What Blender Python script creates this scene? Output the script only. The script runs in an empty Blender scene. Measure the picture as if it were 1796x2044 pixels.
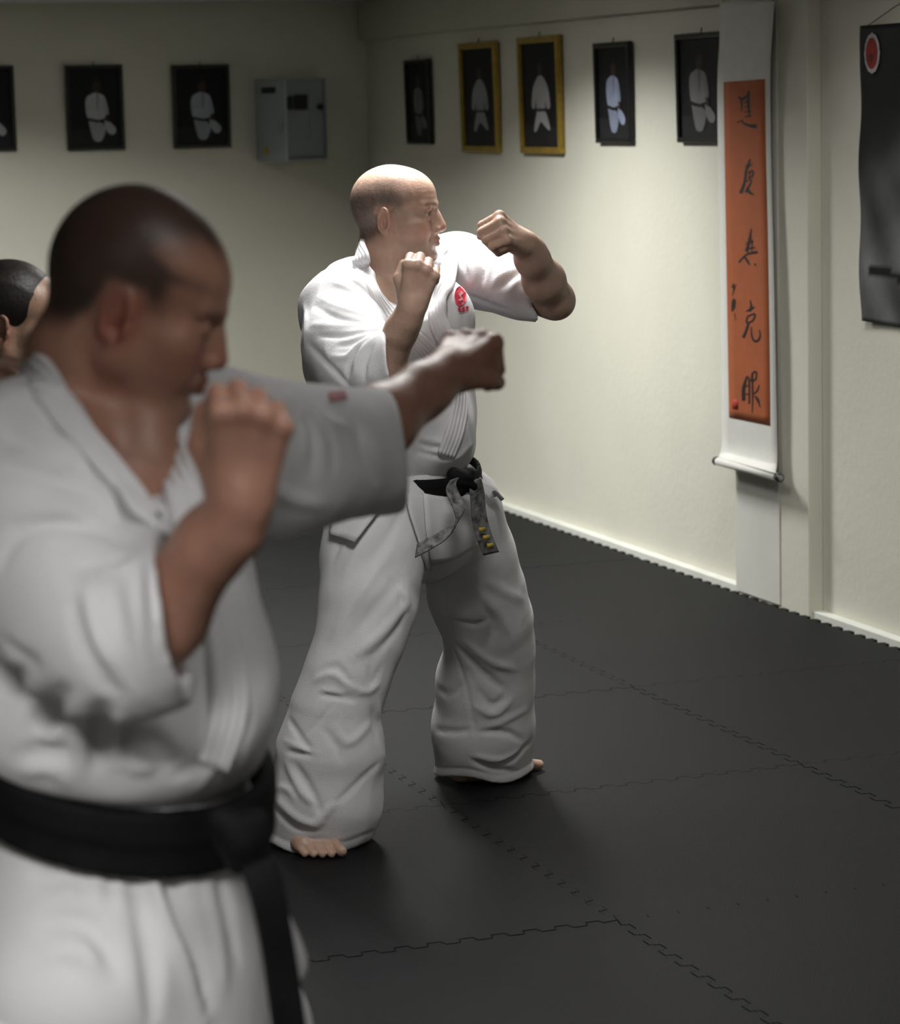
import bpy, bmesh, math, random
import numpy as np
from mathutils import Vector, Matrix

# ------------------------------------------------------------------ camera, world, exposure
scene = bpy.context.scene
COL = scene.collection
W_PX, H_PX, F_PX, CAM_H = 1796.0, 2044.0, 5500.0, 1.66
PITCH, ROLL = math.radians(8.33), math.radians(-1.33)
YAW_WALL = math.radians(20.08)
_A = np.array([[1, 0, 0], [0, 0, -1], [0, 1, 0]], float)
_Rp = np.array([[1, 0, 0], [0, math.cos(PITCH), -math.sin(PITCH)], [0, math.sin(PITCH), math.cos(PITCH)]])
_Rr = np.array([[math.cos(ROLL), -math.sin(ROLL), 0], [math.sin(ROLL), math.cos(ROLL), 0], [0, 0, 1]])
CAM = _Rr @ _Rp @ _A                      # world -> camera (x right, y down, z forward)
CPOS = np.array([0, 0, CAM_H])
cam_data = bpy.data.cameras.new('camera')
cam = bpy.data.objects.new('camera', cam_data)
COL.objects.link(cam)
_m = Matrix.Identity(4)
for _i, _v in enumerate((CAM[0], -CAM[1], -CAM[2])):
    for _j in range(3):
        _m[_j][_i] = _v[_j]
_m.translation = CPOS
cam.matrix_world = _m
cam_data.sensor_fit = 'VERTICAL'
cam_data.sensor_height = 36.0
cam_data.lens = F_PX / H_PX * 36.0
cam_data.clip_start = 0.05
cam_data.dof.use_dof = True
cam_data.dof.focus_distance = 6.42
cam_data.dof.aperture_fstop = 5.6
scene.camera = cam

world = bpy.data.worlds.new('world')
scene.world = world
world.use_nodes = True
world.node_tree.nodes['Background'].inputs[0].default_value = (0.9, 0.95, 1.0, 1)
world.node_tree.nodes['Background'].inputs[1].default_value = 0.02
vs = scene.view_settings
vs.view_transform = 'Standard'
vs.look = 'None'
vs.gamma = 1.0
vs.use_curve_mapping = False
vs.exposure = EXPOSURE = 0.0
random.seed(4)
CEIL = 2.166

EU = np.array([math.cos(YAW_WALL), math.sin(YAW_WALL), 0.0])   # into the right wall
EV = np.array([-math.sin(YAW_WALL), math.cos(YAW_WALL), 0.0])  # along it, away from the camera
EZ = np.array([0, 0, 1.0])
def uv(u, v, z=0.0):
    return EU * u + EV * v + EZ * z
def ray(x, y):
    return CAM.T @ np.array([(x - W_PX / 2) / F_PX, (y - H_PX / 2) / F_PX, 1.0])
def P(x, y, Y):
    """point seen at photo pixel (x, y), Y metres ahead of the camera"""
    d = ray(x, y)
    return CPOS + d * (Y / d[1])
def on_plane(x, y, n, c):
    d = ray(x, y)
    return CPOS + d * ((c - CPOS @ n) / (d @ n))
def on_floor(x, y, z=0.0):
    return on_plane(x, y, EZ, z)
def px(n, Y):
    return n * Y / F_PX

# recessed ceiling lamps: (u, v, size_u, size_v, watts)
LAMPS = [(2.20, 6.27, 0.6, 0.6, 26.0), (3.0, 9.3, 0.6, 0.6, 56.0), (2.0, 10.8, 0.6, 0.6, 46.0), (1.1, 2.1, .6, .6, 2.0), (-.15, .75, 0.6, 0.6, 112.0), (3.35, 6.9, .6, .6, 11.0), (1.65, 4.55, .6, .6, 17.0)]  # the lamp by the banner is added, to brighten the right wall there
LAMP_SPREAD = math.radians(142)
for _u, _v, _su, _sv, _w in LAMPS:
    ld = bpy.data.lights.new('lamp_light', 'AREA')
    ld.shape = 'RECTANGLE'
    ld.size, ld.size_y = _su * .92, _sv * .92
    ld.energy = _w
    ld.color = (1.0, 0.99, 0.96)
    ld.spread = LAMP_SPREAD
    lo_ = bpy.data.objects.new('lamp_light', ld)
    COL.objects.link(lo_)
    lo_.location = uv(_u, _v, CEIL + .035)
    lo_.rotation_euler = (0, 0, YAW_WALL)

# ------------------------------------------------------------------ materials
def mat(name, col, rough=0.6, var=0.0, vscale=8.0, bump=0.0, bscale=60.0, attr=None, spec=0.4, metal=0.0, emit=None, sheen=0.0, sss=0.0, stretch=None, col2=None):
    m = bpy.data.materials.new(name)
    m.use_nodes = True
    nt = m.node_tree
    b = nt.nodes['Principled BSDF']
    b.inputs['Roughness'].default_value = rough
    b.inputs['Metallic'].default_value = metal
    b.inputs['Specular IOR Level'].default_value = spec
    if sheen:
        b.inputs['Sheen Weight'].default_value = sheen
    if sss:
        b.inputs['Subsurface Weight'].default_value = sss
        b.inputs['Subsurface Radius'].default_value = (0.012, 0.005, 0.003)
        b.inputs['Subsurface Scale'].default_value = 1.0
    tc = nt.nodes.new('ShaderNodeTexCoord')
    src = tc.outputs['Object']
    if stretch:
        mp = nt.nodes.new('ShaderNodeMapping')
        mp.inputs['Scale'].default_value = stretch
        nt.links.new(src, mp.inputs['Vector'])
        src = mp.outputs['Vector']
    base = None
    if attr:
        at = nt.nodes.new('ShaderNodeAttribute')
        at.attribute_name = attr
        base = at.outputs['Color']
    if var > 0 or col2:
        n = nt.nodes.new('ShaderNodeTexNoise')
        n.inputs['Scale'].default_value = vscale
        n.inputs['Detail'].default_value = 5
        n.inputs['Roughness'].default_value = 0.6
        nt.links.new(src, n.inputs['Vector'])
        r = nt.nodes.new('ShaderNodeValToRGB')
        r.color_ramp.elements[0].position = 0.3
        r.color_ramp.elements[1].position = 0.7
        nt.links.new(n.outputs['Fac'], r.inputs['Fac'])
        if base is None:
            c0 = col2 if col2 else [c * (1 - var) for c in col]
            r.color_ramp.elements[0].color = (*c0, 1)
            r.color_ramp.elements[1].color = (*[min(1, c * (1 + var * .5)) for c in col], 1)
            base = r.outputs['Color']
        else:
            r.color_ramp.elements[0].color = (1 - var, 1 - var, 1 - var, 1)
            r.color_ramp.elements[1].color = (1, 1, 1, 1)
            mx = nt.nodes.new('ShaderNodeMix')
            mx.data_type = 'RGBA'
            mx.blend_type = 'MULTIPLY'
            mx.inputs[0].default_value = 1
            nt.links.new(base, mx.inputs[6])
            nt.links.new(r.outputs['Color'], mx.inputs[7])
            base = mx.outputs[2]
    if base is not None:
        nt.links.new(base, b.inputs['Base Color'])
    else:
        b.inputs['Base Color'].default_value = (*col, 1)
    if bump > 0:
        n2 = nt.nodes.new('ShaderNodeTexNoise')
        n2.inputs['Scale'].default_value = bscale
        n2.inputs['Detail'].default_value = 4
        nt.links.new(src, n2.inputs['Vector'])
        bp = nt.nodes.new('ShaderNodeBump')
        bp.inputs['Strength'].default_value = 1.0
        bp.inputs['Distance'].default_value = bump
        nt.links.new(n2.outputs['Fac'], bp.inputs['Height'])
        nt.links.new(bp.outputs['Normal'], b.inputs['Normal'])
    if emit:
        b.inputs['Emission Color'].default_value = (*emit[:3], 1)
        b.inputs['Emission Strength'].default_value = emit[3]
    return m

M = {}
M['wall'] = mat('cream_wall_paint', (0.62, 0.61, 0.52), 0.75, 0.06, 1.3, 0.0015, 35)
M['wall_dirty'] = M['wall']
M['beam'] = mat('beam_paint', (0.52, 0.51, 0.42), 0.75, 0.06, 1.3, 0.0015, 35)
M['ceil'] = mat('ceiling_paint', (0.62, 0.63, 0.63), 0.8, 0.04, 2, 0.001, 40)
M['floor'] = mat('white_floor', (0.62, 0.62, 0.56), 0.5, 0.1, 5)
M['mat'] = mat('black_foam_mat', (0.0038, 0.0041, 0.0049), 0.6, 0.25, 3.0, 0.0012, 260, spec=0.14)
M['gi'] = mat('white_cotton', (0.735, 0.73, 0.75), 0.85, 0.05, 6, 0.0009, 420, spec=0.15, sheen=0.15)
M['gi_fine'] = mat('white_cotton_band', (0.72, 0.715, 0.735), 0.85, 0.05, 6, 0.0009, 300, spec=0.15)
M['belt'] = mat('black_belt_cotton', (0.006, 0.006, 0.007), 0.7, 0.3, 30, 0.0008, 300, spec=0.15)
M['belt_worn'] = mat('worn_belt_edge', (0.20, 0.20, 0.20), 0.8, 0.6, 60, 0.0008, 300, spec=0.2, col2=(0.03, 0.03, 0.033))
M['gold_thread'] = mat('gold_thread', (0.42, 0.30, 0.04), 0.5, 0.3, 80)
M['red'] = mat('red_thread', (0.52, 0.02, 0.05), 0.7, 0.15, 60)
M['skin'] = mat('skin', (.5, .3, .2), 0.42, 0.14, 45, 0.0008, 160, attr='col', spec=0.4, sss=0.12)
M['black_frame'] = mat('black_frame', (0.008, 0.008, 0.009), 0.35, 0.2, 20)
M['gold_frame'] = mat('gold_frame', (0.36, 0.235, 0.035), 0.4, 0.3, 30, 0.001, 90, metal=0.35)
M['print'] = mat('photo_print', (0, 0, 0), 0.55, 0.25, 14, attr='col', spec=0.15)
M['glass'] = mat('picture_back', (0.02, 0.02, 0.02), 0.5)
M['paper'] = mat('scroll_paper', (0.66, 0.66, 0.62), 0.8, 0.04, 20)
M['orange'] = mat('orange_scroll_paper', (0.36, 0.095, 0.030), 0.75, 0.12, 9)
M['ink'] = mat('black_ink', (0.012, 0.010, 0.010), 0.6)
M['seal'] = mat('red_seal', (0.36, 0.035, 0.02), 0.7, .3, 90)
M['rod'] = mat('dark_rod', (0.02, 0.02, 0.022), 0.3)
M['rodcap'] = mat('rod_cap', (0.3, 0.3, 0.3), 0.3, metal=0.6)
M['steel'] = mat('grey_enamel', (0.33, 0.36, 0.40), 0.45, 0.05, 6)
M['steel_in'] = mat('grey_enamel_inside', (0.30, 0.335, 0.36), 0.5, 0.05, 6)
M['plastic'] = mat('black_plastic', (0.01, 0.01, 0.01), 0.4)
M['yellow'] = mat('yellow_sticker', (0.36, 0.28, 0.04), 0.5)
M['lamp'] = mat('lamp_diffuser', (0.9, 0.9, 0.88), 0.5, emit=(1, .98, .93, 3.0))
M['lamp_trim'] = mat('lamp_trim', (0.8, 0.8, 0.8), 0.4)
M['hair'] = mat('dark_hair', (0.012, 0.009, 0.007), 0.5, 0.5, 40, 0.001, 160, spec=0.35, stretch=(1, 1, 1))

# ------------------------------------------------------------------ mesh helpers
def link(o, parent=None, **props):
    COL.objects.link(o)
    if parent is not None:
        o.parent = parent
    for k, v in props.items():
        o[k] = v
    return o
def mesh_obj(name, verts, faces, material, parent=None, smooth=False, cols=None, **props):
    me = bpy.data.meshes.new(name)
    me.from_pydata([tuple(map(float, v)) for v in verts], [], [tuple(int(i) for i in f) for f in faces])
    return finish(name, me, material, parent, smooth, cols, **props)
def finish(name, me, material, parent=None, smooth=False, cols=None, **props):
    for m in (material if isinstance(material, (list, tuple)) else [material]):
        me.materials.append(m)
    if smooth:
        me.polygons.foreach_set('use_smooth', np.ones(len(me.polygons), bool))
    if cols is not None:
        a = me.color_attributes.new('col', 'FLOAT_COLOR', 'POINT')
        c = np.ones((len(me.vertices), 4), np.float32)
        c[:, :3] = cols
        a.data.foreach_set('color', c.ravel())
    me.update()
    return link(bpy.data.objects.new(name, me), parent, **props)
def np_mesh(name, verts, quads):
    me = bpy.data.meshes.new(name)
    nv, nf = len(verts), len(quads)
    me.vertices.add(nv)
    me.vertices.foreach_set('co', verts.astype(np.float32).ravel())
    me.loops.add(nf * 4)
    me.loops.foreach_set('vertex_index', quads.astype(np.int32).ravel())
    me.polygons.add(nf)
    me.polygons.foreach_set('loop_start', np.arange(0, nf * 4, 4, dtype=np.int32))
    me.polygons.foreach_set('loop_total', np.full(nf, 4, np.int32))
    me.update(calc_edges=True)
    me.validate()
    return me
def frame3(ax, ay, az, o):
    """box corner helper: basis vectors scaled to half sizes, origin"""
    return np.array(ax), np.array(ay), np.array(az), np.array(o)
def box(name, o, ax, ay, az, material, parent=None, bevel=0.0, **props):
    """box centred on o with half-axis vectors ax, ay, az, bevelled edges"""
    o, ax, ay, az = map(lambda t: np.asarray(t, float), (o, ax, ay, az))
    bm = bmesh.new()
    vs_ = {}
    for i in (-1, 1):
        for j in (-1, 1):
            for k in (-1, 1):
                vs_[i, j, k] = bm.verts.new(o + i * ax + j * ay + k * az)
    for f in (((-1, -1, -1), (-1, 1, -1), (1, 1, -1), (1, -1, -1)), ((-1, -1, 1), (1, -1, 1), (1, 1, 1), (-1, 1, 1)),
              ((-1, -1, -1), (1, -1, -1), (1, -1, 1), (-1, -1, 1)), ((-1, 1, -1), (-1, 1, 1), (1, 1, 1), (1, 1, -1)),
              ((-1, -1, -1), (-1, -1, 1), (-1, 1, 1), (-1, 1, -1)), ((1, -1, -1), (1, 1, -1), (1, 1, 1), (1, -1, 1))):
        bm.faces.new([vs_[t] for t in f])
    bmesh.ops.recalc_face_normals(bm, faces=bm.faces)
    if bevel > 0:
        bmesh.ops.bevel(bm, geom=list(bm.edges), offset=bevel, segments=2, affect='EDGES', profile=0.5)
    me = bpy.data.meshes.new(name)
    bm.to_mesh(me)
    bm.free()
    return finish(name, me, material, parent, False, None, **props)
def tube(name, pts, r, material, parent=None, n=14, caps=True, **props):
    pts = [np.asarray(p, float) for p in pts]
    rs = r if isinstance(r, (list, tuple)) else [r] * len(pts)
    V, Fc = [], []
    up = None
    for i, p in enumerate(pts):
        t = pts[min(i + 1, len(pts) - 1)] - pts[max(i - 1, 0)]
        t = t / (np.linalg.norm(t) + 1e-9)
        if up is None:
            up = np.cross(t, EZ if abs(t[2]) < .9 else np.array([1., 0, 0]))
        up = up - t * (up @ t)
        up /= np.linalg.norm(up)
        w = np.cross(t, up)
        for k in range(n):
            a = 2 * math.pi * k / n
            V.append(p + rs[i] * (math.cos(a) * up + math.sin(a) * w))
    for i in range(len(pts) - 1):
        for k in range(n):
            Fc.append((i * n + k, i * n + (k + 1) % n, (i + 1) * n + (k + 1) % n, (i + 1) * n + k))
    if caps:
        Fc.append(tuple(range(n))[::-1])
        Fc.append(tuple((len(pts) - 1) * n + k for k in range(n)))
    return mesh_obj(name, V, Fc, material, parent, True, **props)
def sheet(name, rows, thick, material, parent=None, cols=None, **props):
    """grid of 3D points (rows x cols) given real thickness; normal from the grid"""
    G = np.array(rows, float)
    nr, nc = G.shape[:2]
    du = np.gradient(G, axis=1)
    dv = np.gradient(G, axis=0)
    N = np.cross(du, dv)
    N /= (np.linalg.norm(N, axis=2, keepdims=True) + 1e-9)
    top = (G + N * thick / 2).reshape(-1, 3)
    bot = (G - N * thick / 2).reshape(-1, 3)
    V = np.vstack([top, bot])
    n = nr * nc
    Fc = []
    for i in range(nr - 1):
        for j in range(nc - 1):
            a, b, c, d = i * nc + j, i * nc + j + 1, (i + 1) * nc + j + 1, (i + 1) * nc + j
            Fc.append((a, b, c, d))
            Fc.append((n + d, n + c, n + b, n + a))
    edge = [j for j in range(nc)] + [i * nc + nc - 1 for i in range(1, nr)] + [(nr - 1) * nc + j for j in range(nc - 2, -1, -1)] + [i * nc for i in range(nr - 2, 0, -1)]
    for k in range(len(edge)):
        a, b = edge[k], edge[(k + 1) % len(edge)]
        Fc.append((b, a, n + a, n + b))
    return mesh_obj(name, V, Fc, material, parent, True, cols, **props)
def resample(pts, n):
    """smooth Catmull-Rom resample of a polyline to n points"""
    p = np.array(pts, float)
    if len(p) == 2:
        return np.array([p[0] + (p[1] - p[0]) * t for t in np.linspace(0, 1, n)])
    q = np.vstack([2 * p[0] - p[1], p, 2 * p[-1] - p[-2]])
    out = []
    for t in np.linspace(0, len(p) - 1 - 1e-6, n):
        i = int(t)
        f = t - i
        a, b, c, d = q[i], q[i + 1], q[i + 2], q[i + 3]
        out.append(.5 * ((2 * b) + (c - a) * f + (2 * a - 5 * b + 4 * c - d) * f * f + (3 * b - a - 3 * c + d) * f ** 3))
    return np.array(out)
M['skirting'] = mat('white_skirting', (.66, .67, .62), .6, .12, 6)
# ------------------------------------------------------------------ the room
U_MAT, U_WALL, V_BACK = 4.107, 4.165, 12.40
U_LEFT, V_NEAR = -2.6, -1.6
def wall_slab(name, a, b, inward, t=0.12, z0=-.02, z1=CEIL, material=None, **kw):
    a, b = np.array(a), np.array(b)
    mid = (a + b) / 2 - np.array(inward) * t / 2
    mid[2] = (z0 + z1) / 2
    return box(name, mid, (b - a) / 2, np.array(inward) * t / 2, (0, 0, (z1 - z0) / 2), material or M['wall'], None, 0, kind='structure', **kw)
box('floor', uv((U_LEFT + U_WALL) / 2, (V_NEAR + V_BACK) / 2, -.07), EU * (U_WALL - U_LEFT + .2) / 2, EV * (V_BACK - V_NEAR + .2) / 2, (0, 0, .05), M['floor'], kind='structure')
floor = bpy.data.objects['floor']
wall_slab('wall_right', uv(U_WALL, V_NEAR), uv(U_WALL, V_BACK), -EU)
wall_slab('wall_back', uv(U_LEFT, V_BACK), uv(U_WALL, V_BACK), -EV)
wall_slab('wall_left', uv(U_LEFT, V_NEAR), uv(U_LEFT, V_BACK), EU)
wall_slab('wall_near', uv(U_LEFT, V_NEAR), uv(U_WALL, V_NEAR), EV)
# pillar that carries the scroll, and the dropped beam above the picture row
_pv0 = on_plane(1467, 1000, EU, U_MAT + .006) @ EV
_pv1 = on_plane(1614, 1000, EU, U_MAT + .006) @ EV
box('trim_1', uv((U_MAT + .006 + U_WALL) / 2, (_pv0 + _pv1) / 2, CEIL / 2 - .01), EU * (U_WALL - U_MAT - .006) / 2, EV * (_pv0 - _pv1) / 2, (0, 0, CEIL / 2 + .01), M['wall'], None, .004, kind='structure')
_bz = on_plane(1100, 42, EU, U_WALL - .03)[2]
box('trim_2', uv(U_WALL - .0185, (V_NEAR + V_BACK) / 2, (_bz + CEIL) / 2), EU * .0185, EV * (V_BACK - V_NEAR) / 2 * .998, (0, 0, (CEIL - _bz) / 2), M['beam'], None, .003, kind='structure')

for _k, (_va, _vb) in enumerate(((_pv0 + .001, V_BACK), (V_NEAR, _pv1 - .001))):
    box('baseboard_right' if _k == 0 else 'baseboard_near', uv((U_MAT + .018 + U_WALL) / 2, (_va + _vb) / 2, -.002), EU * (U_WALL - U_MAT - .018) / 2, EV * (_vb - _va) / 2, (0, 0, .018), M['skirting'], None, .002, kind='structure')

# ceiling with openings for the recessed lamps: built as strips round each opening
def ceiling():
    us = sorted({U_LEFT - .1, U_WALL + .1, *[l[0] - l[2] / 2 for l in LAMPS], *[l[0] + l[2] / 2 for l in LAMPS]})
    vs_ = sorted({V_NEAR - .1, V_BACK + .1, *[l[1] - l[3] / 2 for l in LAMPS], *[l[1] + l[3] / 2 for l in LAMPS]})
    bm = bmesh.new()
    cache = {}
    def vert(i, j, z):
        if (i, j, z) not in cache:
            cache[i, j, z] = bm.verts.new(uv(us[i], vs_[j], CEIL + z))
        return cache[i, j, z]
    for i in range(len(us) - 1):
        for j in range(len(vs_) - 1):
            cu, cv = (us[i] + us[i + 1]) / 2, (vs_[j] + vs_[j + 1]) / 2
            hole = any(abs(cu - l[0]) < l[2] / 2 and abs(cv - l[1]) < l[3] / 2 for l in LAMPS)
            z = .10 if hole else 0
            bm.faces.new([vert(i, j, z), vert(i, j + 1, z), vert(i + 1, j + 1, z), vert(i + 1, j, z)])
    for l in LAMPS:
        i0, i1 = us.index(l[0] - l[2] / 2), us.index(l[0] + l[2] / 2)
        j0, j1 = vs_.index(l[1] - l[3] / 2), vs_.index(l[1] + l[3] / 2)
        loop = [(i, j0) for i in range(i0, i1)] + [(i1, j) for j in range(j0, j1)] + [(i, j1) for i in range(i1, i0, -1)] + [(i0, j) for j in range(j1, j0, -1)]
        for k in range(len(loop)):
            a, b = loop[k], loop[(k + 1) % len(loop)]
            bm.faces.new([vert(*a, 0), vert(*b, 0), vert(*b, .10), vert(*a, .10)])
    me = bpy.data.meshes.new('ceiling')
    bm.to_mesh(me)
    bm.free()
    finish('ceiling', me, M['ceil'], kind='structure')
ceiling()
_lamp_words = ['over the hooking fighter', 'in front of the gold framed portraits', 'nearest the electrical cabinet', 'over the open mats before the punching fighter', 'at the near end of the room', 'added to brighten the wall by the dark banner', 'midway between the two fighters']
for (u, v, su, sv, w), wd in zip(LAMPS, _lamp_words):
    e = link(bpy.data.objects.new('ceiling_lamp', None), None, label='square recessed ceiling lamp ' + wd, category='lamp', group='recessed ceiling lamps')
    e.location = uv(u, v, CEIL)
    bpy.context.view_layer.update()
    inv = np.array(uv(u, v, CEIL))
    box('diffuser', uv(u, v, CEIL + .06) - inv, EU * su * .47, EV * sv * .47, (0, 0, .006), M['lamp'], e, .002)
    for s in (-1, 1):
        box('trim', uv(u + s * su * .485, v, CEIL + .028) - inv, EU * su * .012, EV * sv * .495, (0, 0, .03), M['lamp_trim'], e, .002)
        box('trim', uv(u, v + s * sv * .485, CEIL + .028) - inv, EU * su * .47, EV * sv * .012, (0, 0, .03), M['lamp_trim'], e, .002)

# ------------------------------------------------------------------ interlocking foam mats (pieces of the floor)
ULINES = [U_MAT, 3.154, 2.19, 1.22, 0.25, -0.72, -1.69, -2.58]
VLINES = [-1.55, -.155, .885, 1.925, 2.965, 4.005, 5.045, 6.087, 7.13, 8.165, 9.2, 10.24, 11.28, 12.32]
def teeth(n, amp=.0105):
    """outline of a dovetail joint along t 0..1, offset in units of metres"""
    pts = []
    for k in range(n):
        s = 1 if k % 2 == 0 else -1
        t0, t1 = k / n, (k + 1) / n
        w = 1 / n
        pts += [(t0 + w * .10, s * amp * .15), (t0 - w * .02, s * amp * .7), (t0 + w * .12, s * amp), (t1 - w * .12, s * amp), (t1 + w * .02, s * amp * .7), (t1 - w * .10, s * amp * .15)]
    return pts
TEETH = teeth(28)
for i in range(len(ULINES) - 1):
    for j in range(len(VLINES) - 1):
        u1, u0, v0, v1 = ULINES[i], ULINES[i + 1], VLINES[j], VLINES[j + 1]
        g = .0011
        cu, cv = (u0 + u1) / 2, (v0 + v1) / 2
        out = []
        T_ = TEETH[4:-4]
        out += [(u0, v0)] + [(u0 + (u1 - u0) * t, v0 + o) for t, o in T_]
        out += [(u1, v0)] + [(u1 + o, v0 + (v1 - v0) * t) for t, o in T_]
        out += [(u1, v1)] + [(u0 + (u1 - u0) * t, v1 + o) for t, o in T_[::-1]]
        out += [(u0, v1)] + [(u0 + o, v0 + (v1 - v0) * t) for t, o in T_[::-1]]
        out = [(a - g * np.sign(a - cu) * (abs(a - cu) > (u1 - u0) / 2 - .03), b - g * np.sign(b - cv) * (abs(b - cv) > (v1 - v0) / 2 - .03)) for a, b in out]
        dz = random.uniform(-.0012, .0)
        n = len(out)
        V = [uv(a, b, dz) for a, b in out] + [uv(a, b, -.0195) for a, b in out]
        # bevel ring
        Fc = [tuple(range(n)), ] + [(k, n + k, n + (k + 1) % n, (k + 1) % n) for k in range(n)]
        mesh_obj('mat_tile', V, Fc, M['mat'], floor)

# ------------------------------------------------------------------ framed portraits
def framed(pts_px, n, c, frame_m, border, fig, label, group, lean=.02):
    """pts_px: top-left, top-right, bottom-right, bottom-left in the photo; wall plane n.p = c"""
    q = [on_plane(x, y, n, c) for x, y in pts_px]
    h = EZ
    r = np.cross(n, EZ)
    r /= np.linalg.norm(r)
    if (q[1] - q[0]) @ r < 0:
        r = -r
    o = sum(q) / 4
    hw = ((q[1] - q[0]) @ r + (q[2] - q[3]) @ r) / 4
    hh = (q[0][2] + q[1][2] - q[2][2] - q[3][2]) / 4
    out = -np.array(n)                       # towards the room
    up = h * math.cos(lean) + out * math.sin(lean)
    nrm = np.cross(r, up)
    nrm = nrm if nrm @ out > 0 else -nrm
    e = link(bpy.data.objects.new('framed_portrait', None), None, label=label, category='picture', group=group)
    base = o + out * (.012 + hh * math.sin(lean))
    e.location = base - up * hh
    z = -np.array(e.location)
    d = .011
    box('frame_rail', base + z + up * (hh - border / 2), r * hw, up * border / 2, nrm * d, frame_m, e, .003)
    box('frame_rail', base + z - up * (hh - border / 2), r * hw, up * border / 2, nrm * d, frame_m, e, .003)
    box('frame_stile', base + z - r * (hw - border / 2), r * border / 2, up * (hh - border), nrm * d, frame_m, e, .003)
    box('frame_stile', base + z + r * (hw - border / 2), r * border / 2, up * (hh - border), nrm * d, frame_m, e, .003)
    box('backing', base + z - nrm * .006, r * (hw - border * .8), up * (hh - border * .8), nrm * .003, M['glass'], e)
    # flat printed photograph: dark ground and a seated figure in white
    iw, ih = hw - border, hh - border
    V, Fc, C = [], [], []
    def poly(pp, col, lay):
        k = len(V)
        for (a, b) in pp:
            V.append(base + z + r * (a * iw) + up * (b * ih) + nrm * (-.002 + lay * .0004))
            C.append(col)
        Fc.append(tuple(range(k, k + len(pp))))
    poly([(-1, -1), (1, -1), (1, 1), (-1, 1)], (.012, .012, .014), 0)
    poly([(-1, -1), (1, -1), (1, -.62), (-1, -.55)], (.022, .022, .024), 1)
    for k, (pp, col) in enumerate(fig):
        sm = resample(list(pp) + [pp[0]], len(pp) * 4)[:-1]
        poly([tuple(t) for t in sm], col, 2 + k)
    mesh_obj('print', V, Fc, M['print'], e, False, C)
    # hanging hook
    tube('hook', [base + z + up * (hh - .003) - nrm * .004, base + z + up * (hh + .010) - nrm * .006, base + z + up * (hh + .016) + -nrm * .008], .0022, M['plastic'], e, 8)
    return e
SK = (.055, .035, .028)
def seated(shift=0., white=(.42, .43, .45), turn=1):
    w2 = tuple(c * .82 for c in white)
    w3 = tuple(c * .6 for c in white)
    S_ = lambda pp: [(a * turn + shift, b) for a, b in pp]
    return [(S_([(-.06, .36), (.10, .34), (.20, .48), (.20, .62), (.08, .74), (-.06, .70), (-.12, .54)]), SK),
            (S_([(-.12, .58), (-.08, .72), (.08, .77), (.20, .70), (.20, .62), (.06, .66), (-.04, .60)]), (.02, .018, .016)),
            (S_([(-.08, .38), (.14, .36), (.34, .28), (.44, .06), (.48, -.18), (.36, -.24), (.28, -.30), (-.10, -.33), (-.34, -.28), (-.42, .02), (-.36, .27)]), white),
            (S_([(.30, .22), (.40, .05), (.46, -.16), (.38, -.22), (.30, -.04)]), w2),
            (S_([(.02, .36), (.12, .34), (.10, .12), (.06, -.10), (.02, .12)]), w3),
            (S_([(-.32, -.34), (.10, -.37), (.34, -.50), (.30, -.70), (.14, -.87), (-.12, -.85), (-.24, -.62)]), w2),
            (S_([(.30, -.32), (.52, -.38), (.76, -.56), (.68, -.70), (.48, -.68), (.34, -.52)]), white),
            (S_([(.34, -.20), (.46, -.20), (.50, -.34), (.40, -.38)]), SK),
            (S_([(-.34, -.26), (.06, -.32), (.32, -.29), (.32, -.35), (.06, -.39), (-.34, -.33)]), (.02, .018, .016))]
def standing(white=(.40, .40, .42)):
    return [([(-.11, .36), (.1, .36), (.12, .55), (0, .62), (-.12, .55)], SK),
            ([(-.12, .36), (.14, .36), (.42, .15), (.52, -.22), (.34, -.26), (.26, -.12), (.2, -.3), (-.2, -.3), (-.26, -.12), (-.36, -.26), (-.52, -.2), (-.4, .15)], white),
            ([(-.22, -.3), (.22, -.3), (.46, -.58), (.42, -.68), (.1, -.56), (0, -.52), (-.1, -.56), (-.3, -.7), (-.42, -.66)], white),
            ([(-.26, -.26), (.26, -.26), (.26, -.31), (-.26, -.31)], (.05, .045, .04))]
NB, CB = EV, V_BACK
NR, CR = EU, U_WALL
GL, GR = 'portraits in a row on the back wall', 'portraits in a row on the right wall'
framed([(-88, 133), (26, 130), (31, 301), (-84, 303)], NB, CB, M['black_frame'], .017, seated(.0), 'black framed portrait on the back wall, third from the electrical cabinet', GL)
framed([(126, 130), (244, 129), (246, 299), (134, 300)], NB, CB, M['black_frame'], .017, seated(.05), 'black framed portrait of kneeling figure, second from the electrical cabinet', GL)
framed([(339, 131), (455, 128), (459, 294), (347, 297)], NB, CB, M['black_frame'], .017, seated(.0, (.36, .40, .44)), 'black framed portrait of kneeling figure, next to the electrical cabinet', GL)
framed([(816, 121), (865, 116), (867, 287), (821, 288)], NR, CR, M['black_frame'], .017, seated(-.05, (.16, .16, .17)), 'narrow black framed dim portrait beside the room corner', GR)
framed([(925, 86), (1000, 82), (1002, 303), (932, 304)], NR, CR, M['gold_frame'], .026, standing((.28, .28, .32)), 'gold framed portrait next to the narrow black one', GR)
framed([(1042, 75), (1124, 69), (1130, 305), (1050, 308)], NR, CR, M['gold_frame'], .026, standing((.42, .42, .42)), 'larger gold framed portrait of standing figure', GR)
framed([(1195, 86), (1266, 82), (1269, 286), (1200, 285)], NR, CR, M['black_frame'], .018, seated(-.05, (.30, .34, .46)), 'black framed portrait between gold frame and the scroll', GR)
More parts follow.
